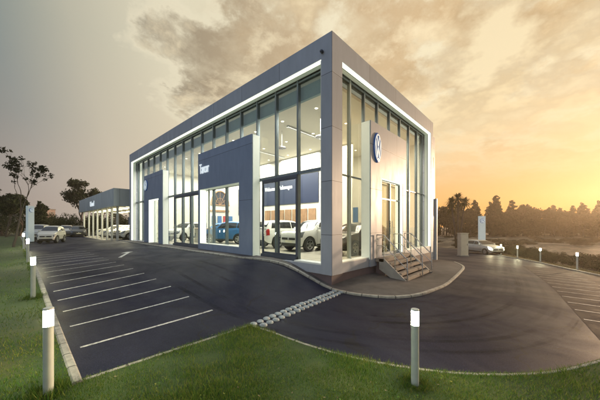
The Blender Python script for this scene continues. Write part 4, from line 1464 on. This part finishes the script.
def vegetation():
    # the open gum at the edge of the lawn
    make_tree('gum_tree', 24, 6.9, 'leaf_grey', 'tall slender gum tree with forked bare trunk and sparse crown on the lawn', loc=(-6.95, 21.6, g(-6.95, 21.6)), kind='gum', leaf=.085, dens=1.2)
    # trees behind the parking lot
    left = [
        ('gum_tree', 'broad', 34, (2.9, 72), 14.0, 'tall dark gum tree with uneven crown rising behind the pavilion roof', .20),
        ('gum_tree', 'broad', 35, (6.6, 73), 10.4, 'dark rounded tree touching the pavilion roof edge beside the tallest gum', .18),
        ('dark_tree', 'broad', 36, (-8.3, 57), 9.6, 'bushy dark tree at the frame edge behind the slender lawn gum', .17),
        ('dark_tree', 'broad', 37, (-6.4, 54), 7.4, 'dense dark tree between the slender lawn gum and the pylon sign', .16),
        ('dark_tree', 'broad', 41, (-7.6, 44), 5.2, 'low dark tree right behind the trunk of the slender lawn gum', .14),
        ('dark_tree', 'broad', 38, (-3.4, 58), 6.0, 'low dark tree behind the pylon sign and parked cars', .15),
        ('cypress_tree', 'conifer', 39, (-4.3, 52), 5.4, 'narrow pointed cypress just past the pylon sign', .12),
    ]
    for nm, kd, sd, (x, y), h, lab, lf in left:
        make_tree(nm, sd, h, 'leaf_dark', lab, loc=(x, y, g(x, y) - .1), kind=kd, leaf=lf * 1.25, dens=1.7)
    # low belt behind the cars
    protos = [make_tree('belt_tree', 50 + k, 4.9, 'leaf_dark', kind='bush', leaf=.16, dens=2.2) for k in range(3)]
    k = 0
    for i in range(14):
        x = -11 + i * 1.75 + random.uniform(-.5, .5); y = 60 + random.uniform(-3, 3)
        o = protos[k] if k < 3 else copy_tree(protos[k % 3])
        s = random.uniform(.80, 1.15)
        o.location = (x, y, g(x, y) - .2); o.scale = (s * .8, s * .8, s * .95); o.rotation_euler.z = random.random() * 6
        tag(o, 'low dark bushy tree in the belt behind the parking lot', 'tree', 'low trees behind the parking lot')
        k += 1
    # trees across the field
    fp = []
    for k in range(4):
        fp.append(make_tree('field_tree', 70 + k, 9.5, 'leaf_olive', kind='conifer', leaf=.30, dens=.8))
    for k in range(4):
        fp.append(make_tree('field_tree', 80 + k, 9.0, 'leaf_olive', kind='broad', leaf=.30, dens=.75))
    k = 0
    F_ = np.array((.7331, .6796)); Rr = np.array((.68, -.7336)); cam = np.array(EYE)
    for row, (dep, n) in enumerate(((86, 44), (97, 42), (78, 40))):
        for i in range(n):
            a = .42 + (1.30 - .42) * (i + random.uniform(.1, .9)) / n
            p = cam + F_ * dep * random.uniform(.95, 1.05) + Rr * dep * a
            o = fp[k] if k < 8 else copy_tree(fp[random.randrange(8)])
            s = random.uniform(.88, 1.22) * (1.0 if row < 2 else .66)
            if random.random() < .10 and row < 2: s *= 1.18
            o.location = (p[0], p[1], g(*p) - .2); o.scale = (s * 1.1, s * 1.1, s); o.rotation_euler.z = random.random() * 6
            tag(o, 'tree in the hazy dark line across the dry field', 'tree', 'trees across the field')
            k += 1
    x, y = 37, 4.3
    palm(x, y)
    # shrubs along the road edge behind the bollards
    sp = [make_tree('shrub', 90 + q, 1.0, 'leaf_olive', cat='shrub', kind='bush', leaf=.045, dens=2.6) for q in range(4)]
    k = 0
    line = smooth_line([(34, 2.0), (29.5, -2.0), (25.8, -3.4), (22.6, -4.8), (19.6, -6.6), (16.4, -8.3), (13.6, -10.2), (12.6, -13)], 1.0)
    for i, (x, y) in enumerate(line):
        for j in range(2):
            xx = x + random.uniform(-.4, .4) + j * .9; yy = y + random.uniform(-.4, .4) - j * 1.0
            o = sp[k] if k < 4 else copy_tree(sp[random.randrange(4)])
            s = random.uniform(.68, 1.05)
            o.location = (xx, yy, g(xx, yy) - .15); o.scale = (s, s, s * random.uniform(.9, 1.1)); o.rotation_euler.z = random.random() * 6
            tag(o, 'dark low shrub in the hedge behind the road edge bollards', 'shrub', 'shrubs along the road edge')
            k += 1
    # scrub in the dry field
    k = 0
    for i in range(46):
        dep = random.uniform(34, 72); a = random.uniform(.5, 1.25)
        p = cam + F_ * dep + Rr * dep * a
        o = copy_tree(sp[random.randrange(4)])
        s = random.uniform(.5, 1.1)
        o.location = (p[0], p[1], g(*p) - .25); o.scale = (s * 1.8, s * 1.8, s * .8); o.rotation_euler.z = random.random() * 6
        tag(o, 'dull scrub bush scattered in the dry field below the far trees', 'shrub', 'scrub in the dry field')


vegetation()

# pale tracks across the field
tag(sheet('track', dense([(46, -34), (49, -36), (56, -14), (66, 4), (80, 22), (77, 24), (63, 5), (53, -13)], 2.0), -0.10, 'track', 2.0), kind='structure')
tag(sheet('track', dense([(20, 3.2), (24, 6.8), (34, 13), (48, 22), (47, 24), (33, 15.5), (23, 9.5), (18.5, 5.0)], 1.5), -0.02, 'track', 1.5), kind='structure')


# grass blades
def grass():
    def blades(n, pts_fn, hmin, hmax, w):
        xy = pts_fn(n)
        n = len(xy)
        z = G(xy) + .05
        a = rng.uniform(0, 2 * PI, n); h = rng.uniform(hmin, hmax, n) * (1 + .35 * np.sin(xy[:, 0] * 2.1 + np.sin(xy[:, 1] * 1.7) * 2))
        ln = rng.uniform(.15, .75, n) * h
        b = rng.uniform(0, 2 * PI, n)
        ww = w * rng.uniform(.7, 1.3, n)
        p0 = np.c_[xy[:, 0] - np.cos(a) * ww, xy[:, 1] - np.sin(a) * ww, z]
        p1 = np.c_[xy[:, 0] + np.cos(a) * ww, xy[:, 1] + np.sin(a) * ww, z]
        p2 = np.c_[xy[:, 0] + np.cos(b) * ln, xy[:, 1] + np.sin(b) * ln, z + h]
        V = np.stack([p0, p1, p2], 1).reshape(-1, 3)
        return V, np.arange(n * 3).reshape(n, 3)
    fl = np.array(FRONT_LAWN)
    ll = np.array(LEFT_LAWN)

    def near(poly, rmin, rmax):
        def f(n):
            # density falls with distance from the viewpoint
            r_ = rmin * (rmax / rmin) ** rng.uniform(0, 1, n); a = rng.uniform(0, 2 * PI, n)
            p = np.c_[EYE[0] + r_ * np.cos(a), EYE[1] + r_ * np.sin(a)]
            fw = (p[:, 0] - EYE[0]) * .7331 + (p[:, 1] - EYE[1]) * .6796
            p = p[(fw > .35 * r_) & inside(p, poly)]
            q = np.sin(p[:, 0] * 1.9 + 1.3 * np.sin(p[:, 1] * 1.1)) * np.sin(p[:, 1] * 2.3 + 1.7 * np.sin(p[:, 0] * .9)) + .5 * np.sin(p[:, 0] * 7.1 + p[:, 1] * 3.3) * np.sin(p[:, 1] * 6.3 - p[:, 0] * 2.2)
            return p[rng.uniform(-.9, 1.0, len(p)) < q + .55]
        return f
    V1, F1 = blades(1300000, near(fl, 1.6, 11), .020, .062, .0032)
    o = np_mesh('grass', V1, F1, 'grass'); tag(o, kind='stuff')
    V1, F1 = blades(900000, near(ll, 1.8, 40), .025, .058, .0050)
    o = np_mesh('grass', V1, F1, 'grass'); tag(o, kind='stuff')
    # dry verge outside the road kerb
    ol = np.array(OUTER)
    n = 26000
    idx = rng.integers(0, len(ol) - 1, n); t = rng.uniform(0, 1, (n, 1))
    T = ol[idx + 1] - ol[idx]; T /= np.linalg.norm(T, axis=1)[:, None]
    p = ol[idx] * (1 - t) + ol[idx + 1] * t + np.c_[-T[:, 1], T[:, 0]] * rng.uniform(.12, 1.5, (n, 1))
    V, F = blades(n, lambda q: p, .05, .16, .008)
    V[:, 2] -= .16
    tag(np_mesh('dry_grass', V, F, 'dry_grass'), kind='stuff')
    # longer tufts round the posts and along the kerbs
    for poly, line in ((fl, np.array(FRONT_KERB)), (ll, np.array([(-6.46, y) for y in np.arange(-.9, 24, .3)]))):
        n = 5200
        idx = rng.integers(0, len(line) - 1, n); t = rng.uniform(0, 1, (n, 1))
        T = line[idx + 1] - line[idx]; T /= np.linalg.norm(T, axis=1)[:, None]
        N = np.c_[T[:, 1], -T[:, 0]] if poly is fl else np.c_[-T[:, 1], T[:, 0]]
        ed = line[idx] * (1 - t) + line[idx + 1] * t + N * np.abs(rng.normal(.0, .05, (n, 1))) + N * (.055 if poly is fl else .0)
        keep = np.sin(ed[:, 0] * 5 + ed[:, 1] * 4) + rng.uniform(-1, 1, n) > 0
        V, F = blades(n, lambda q: ed[keep], .04, .095, .004)
        tag(np_mesh('grass', V, F, 'grass'), kind='stuff')
    n = 900
    r_ = 2.2 * (12 / 2.2) ** rng.uniform(0, 1, n); a = rng.uniform(0, 2 * PI, n)
    p = np.c_[EYE[0] + r_ * np.cos(a), EYE[1] + r_ * np.sin(a)]
    p = p[inside(p, fl) | inside(p, ll)]; n = len(p)
    zc = G(p) + .055 + rng.uniform(.01, .035, n); a = rng.uniform(0, 2 * PI, n); s_ = rng.uniform(.009, .02, n); tl = rng.uniform(-.5, .5, (n, 2))
    ax = np.c_[np.cos(a) * s_, np.sin(a) * s_, tl[:, 0] * s_]; bx = np.c_[-np.sin(a) * s_ * .5, np.cos(a) * s_ * .5, tl[:, 1] * s_ * .5]
    c3 = np.c_[p, zc]
    V = np.stack([c3 - ax, c3 + bx, c3 + ax, c3 - bx], 1).reshape(-1, 3)
    tag(np_mesh('fallen_leaves', V, np.arange(n * 4).reshape(n, 4), 'dry_grass'), kind='stuff')
    n = 5200
    r_ = 2.0 * (9 / 2.0) ** rng.uniform(0, 1, n); a = rng.uniform(0, 2 * PI, n)
    p = np.c_[EYE[0] + r_ * np.cos(a), EYE[1] + r_ * np.sin(a)]
    q = np.sin(p[:, 0] * 2.9 + 2 * np.sin(p[:, 1] * 1.7)) * np.sin(p[:, 1] * 3.7 + p[:, 0])
    p = p[(inside(p, fl) | inside(p, ll)) & (q > .25)]; n = len(p)
    zc = G(p) + .055 + rng.uniform(.02, .04, n); a = rng.uniform(0, 2 * PI, n); s_ = rng.uniform(.008, .016, n); tl = rng.uniform(-.6, .6, (n, 2))
    ax = np.c_[np.cos(a) * s_, np.sin(a) * s_, tl[:, 0] * s_]; bx = np.c_[-np.sin(a) * s_ * .7, np.cos(a) * s_ * .7, tl[:, 1] * s_ * .7]
    c3 = np.c_[p, zc]
    V = np.stack([c3 - ax, c3 + bx, c3 + ax, c3 - bx], 1).reshape(-1, 3)
    tag(np_mesh('clover', V, np.arange(n * 4).reshape(n, 4), 'grass'), kind='stuff')
    n = 1500
    c0 = np.array([(-3.45, -3.77), (-6.60, -.92), (-6.56, 3.97)])[rng.integers(0, 3, n)]
    a = rng.uniform(0, 2 * PI, n); r_ = .09 + np.abs(rng.normal(0, .06, n))
    V, F = blades(n, lambda q: c0 + np.c_[np.cos(a) * r_, np.sin(a) * r_], .05, .12, .004)
    tag(np_mesh('grass', V, F, 'grass'), kind='stuff')


grass()

# ------------------------------------------------------------------ light
SUN_AZ, SUN_EL = R(-14.0), R(6.0)      # azimuth measured from +X towards +Y
sun_dir = Vector((math.cos(SUN_AZ) * math.cos(SUN_EL), math.sin(SUN_AZ) * math.cos(SUN_EL), math.sin(SUN_EL)))
sl = bpy.data.lights.new('Sun', 'SUN')
sl.energy = 4.2; sl.angle = R(3); sl.color = (1.0, .68, .42)
so = bpy.data.objects.new('sun', sl); COL.objects.link(so)
so.rotation_euler = sun_dir.to_track_quat('Z', 'Y').to_euler()


def area(loc, sx, sy, w, col, name):
    l = bpy.data.lights.new(name, 'AREA'); l.shape = 'RECTANGLE'; l.size = sx; l.size_y = sy; l.energy = w; l.color = col
    o = bpy.data.objects.new(name, l); COL.objects.link(o); o.location = loc
    return o


for y in (3.0, 8.0, 13.0, 18.5):
    area((4.6, y, 6.2), 6.5, 3.6, 1000, (1.0, .97, .86), 'ceiling_lamp')
area((1.5, 28, 3.06), 3.5, 8, 420, (1.0, .92, .60), 'pavilion_lamp')
area((1.5, 37, 3.06), 3.5, 8, 360, (1.0, .92, .60), 'pavilion_lamp')


# sky
def world():
    w = bpy.data.worlds.new('World'); scene.world = w
    w.use_nodes = True
    t = NT(w.node_tree)
    bg = w.node_tree.nodes['Background']
    sky = t.n('ShaderNodeTexSky', sky_type='NISHITA')
    sky.sun_disc = False
    sky.sun_elevation = SUN_EL
    sky.sun_rotation = PI / 2 - SUN_AZ
    sky.air_density = 1.5; sky.dust_density = 3.0
    d = t.n('ShaderNodeTexCoord').outputs['Generated']
    nrm = t.n('ShaderNodeVectorMath', operation='NORMALIZE'); t.l(d, nrm.inputs[0]); d = nrm.outputs[0]
    sep = t.n('ShaderNodeSeparateXYZ'); t.l(d, sep.inputs[0])
    z = t.math('MAXIMUM', sep.outputs[2], 0.0)
    dt = t.n('ShaderNodeVectorMath', operation='DOT_PRODUCT'); t.l(d, dt.inputs[0])
    dt.inputs[1].default_value = Vector((math.cos(R(-6)), math.sin(R(-6)), .30)).normalized()
    h = t.math('MULTIPLY_ADD', dt.outputs['Value'], .5, .5)
    # thin high veil: teal grey away from the sunset, cream then gold towards it
    veil = t.ramp(h, [(.0, (.44, .52, .66)), (.32, (.36, .44, .54)), (.43, (.07, .11, .125)), (.50, (.23, .275, .265)), (.575, (.52, .495, .39)), (.68, (.79, .72, .53)), (.82, (.88, .80, .57)), (.92, (1.0, .88, .61)), (.985, (1.0, .84, .53))])  # first stops, behind the view, are brightened blue as added fill light
    # unseen dome overhead, brightened blue to add light on ground and facades
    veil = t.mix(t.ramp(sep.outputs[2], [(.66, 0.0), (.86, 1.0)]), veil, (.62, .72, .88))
    # warm belt at the horizon
    hz = t.ramp(z, [(.0, 1.0), (.13, .82), (.28, .38), (.50, 0.0)])
    belt = t.ramp(h, [(.25, (.36, .36, .40)), (.42, (.40, .335, .31)), (.50, (.58, .47, .40)), (.58, (.74, .60, .47)), (.72, (.74, .54, .35)), (.86, (.92, .60, .28)), (1.0, (.92, .58, .27))])
    base = t.mix(t.math('MULTIPLY', hz, .85), veil, belt)
    # the afterglow itself, low and strongest where the sun went down
    d2 = t.n('ShaderNodeVectorMath', operation='DOT_PRODUCT'); t.l(d, d2.inputs[0]); d2.inputs[1].default_value = (math.cos(R(9)), math.sin(R(9)), 0)
    glow = t.math('MULTIPLY', t.ramp(d2.outputs['Value'], [(.80, 0.0), (.93, .45), (.99, 1.0)]), t.ramp(z, [(.0, 1.0), (.06, .85), (.16, .30), (.30, 0.0)]))
    base = t.mix(t.math('MULTIPLY', glow, .9), base, (1.0, .46, .10))
    # clouds on a layer overhead, seen in perspective
    den = t.math('ADD', z, .22)
    cmb = t.n('ShaderNodeCombineXYZ')
    t.l(t.math('DIVIDE', sep.outputs[0], den), cmb.inputs[0]); t.l(t.math('DIVIDE', sep.outputs[1], den), cmb.inputs[1])
    cmb.inputs[2].default_value = 3.5
    cv = cmb.outputs[0]
    big = t.noise(t.mapping(cv, loc=(.1, -.2, 0)), .95, 2, .5, .2)
    n1 = t.noise(t.mapping(cv, loc=(2.3, 5.1, 0)), 2.9, 14, .64, .10)
    n = t.math('ADD', t.math('MULTIPLY', big, .56), t.math('MULTIPLY', n1, .56))
    sh = Vector((math.cos(R(5)), math.sin(R(5)), 0)) * .10
    bigs = t.noise(t.mapping(cv, loc=(.1 + sh.x, -.2 + sh.y, 0)), .95, 2, .5, .2)
    n1s = t.noise(t.mapping(cv, loc=(2.3 + sh.x, 5.1 + sh.y, 0)), 2.9, 14, .64, .10)
    ns = t.math('ADD', t.math('MULTIPLY', bigs, .56), t.math('MULTIPLY', n1s, .56))
    lit = t.ramp(t.math('SUBTRACT', n, ns), [(.0, 0.0), (.045, .45), (.12, 1.0)])
    # cover thickens towards the sunset side, clear away from it
    bias = t.ramp(h, [(.48, -.02), (.60, .03), (.68, .13), (.80, .205), (.90, .225), (1.0, .20)])
    n = t.math('ADD', n, t.math('SUBTRACT', bias, .150))
    hi = t.ramp(z, [(.12, 0.0), (.36, 1.0)])
    mask = t.math('MULTIPLY', t.ramp(n, [(.552, 0.0), (.582, .55), (.64, 1.0)]), hi)
    cloud = t.ramp(h, [(.46, (.19, .20, .20)), (.58, (.225, .205, .17)), (.70, (.335, .265, .18)), (.84, (.58, .42, .25)), (.93, (.70, .49, .27)), (1.0, (.72, .48, .24))])
    inner = t.noise(t.mapping(cv, loc=(7.7, 1.9, 0)), 3.4, 9, .66, .25)
    light = t.mix(.25, veil, (1.0, .80, .50))
    cloud = t.mix(t.ramp(inner, [(.46, 0.0), (.64, .42)]), cloud, light)
    cloud = t.mix(t.math('MULTIPLY', lit, .85), cloud, t.mix(.45, veil, (1.25, 1.0, .62)))
    col = t.mix(t.math('MULTIPLY', mask, .90), base, cloud)
    # bright thin edges
    rim = t.math('MULTIPLY', t.ramp(n, [(.530, 0.0), (.572, .75), (.615, 0.0)]), hi)
    col = t.mix(rim, col, t.mix(.55, veil, (1.0, .90, .66)))
    # a broken layer of small puffs on the sunset side, pale tops against brown bases
    p = t.noise(t.mapping(cv, loc=(4.1, 8.3, 2.0)), 4.2, 10, .56, .0)
    area_ = t.noise(t.mapping(cv, loc=(1.7, 6.2, 0)), 1.5, 2, .5)
    p = t.math('ADD', p, t.math('MULTIPLY_ADD', area_, .5, -.25))
    side = t.math('MULTIPLY', t.ramp(h, [(.70, 0.0), (.84, 1.0)]), t.ramp(z, [(.20, 0.0), (.40, 1.0)]))
    col = t.mix(t.math('MULTIPLY', t.ramp(p, [(.47, 0.0), (.60, .62)]), side), col, (.60, .43, .245))
    col = t.mix(t.math('MULTIPLY', t.ramp(p, [(.575, 0.0), (.70, .95)]), side), col, (1.0, .83, .53))
    # ten times, as the Background runs at a tenth; the physical sky is added under it
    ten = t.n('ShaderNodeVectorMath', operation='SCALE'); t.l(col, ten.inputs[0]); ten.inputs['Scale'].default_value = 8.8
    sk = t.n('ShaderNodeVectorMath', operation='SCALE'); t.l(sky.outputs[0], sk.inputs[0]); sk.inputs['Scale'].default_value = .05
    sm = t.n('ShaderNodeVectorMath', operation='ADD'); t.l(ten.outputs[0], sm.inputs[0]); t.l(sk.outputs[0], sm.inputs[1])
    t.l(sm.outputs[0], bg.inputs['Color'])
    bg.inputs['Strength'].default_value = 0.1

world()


# evening haze
def haze():
    mb = MB().box(-60, 150, -75, 215, -3.6, 14.5)
    m = bpy.data.materials.new('haze'); m.use_nodes = True
    nt = m.node_tree; nt.nodes.clear()
    t = NT(nt)
    out = t.n('ShaderNodeOutputMaterial'); v = t.n('ShaderNodeVolumePrincipled')
    v.inputs['Color'].default_value = (1.0, .84, .64, 1)
    v.inputs['Density'].default_value = HAZE
    v.inputs['Anisotropy'].default_value = .72
    t.l(v.outputs[0], out.inputs['Volume'])
    MATS['haze'] = m
    o = mb.build('haze', 'haze')
    tag(o, kind='stuff')


HAZE = 0.0009
if HAZE > 0:
    haze()

# ------------------------------------------------------------------ camera
cd = bpy.data.cameras.new('Camera')
cd.sensor_width = 36; cd.lens = 264 / 600 * 36
cd.shift_y = 25 / 600
cd.clip_start = .05; cd.clip_end = 1500
co = bpy.data.objects.new('camera', cd); COL.objects.link(co)
co.location = (EYE[0], EYE[1], 1.31)
fw = Vector((.7331, .6796, 0))
co.rotation_euler = (-fw).to_track_quat('Z', 'Y').to_euler()
scene.camera = co

scene.render.engine = 'CYCLES'
c = scene.cycles
c.use_denoising = True
c.max_bounces = 8; c.transparent_max_bounces = 16; c.diffuse_bounces = 3; c.glossy_bounces = 4
c.sample_clamp_indirect = 4.0
c.caustics_reflective = False; c.caustics_refractive = False
scene.view_settings.view_transform = 'Standard'
scene.view_settings.look = 'None'
scene.view_settings.exposure = 0.1
scene.view_settings.gamma = 1.0
scene.view_settings.use_curve_mapping = False
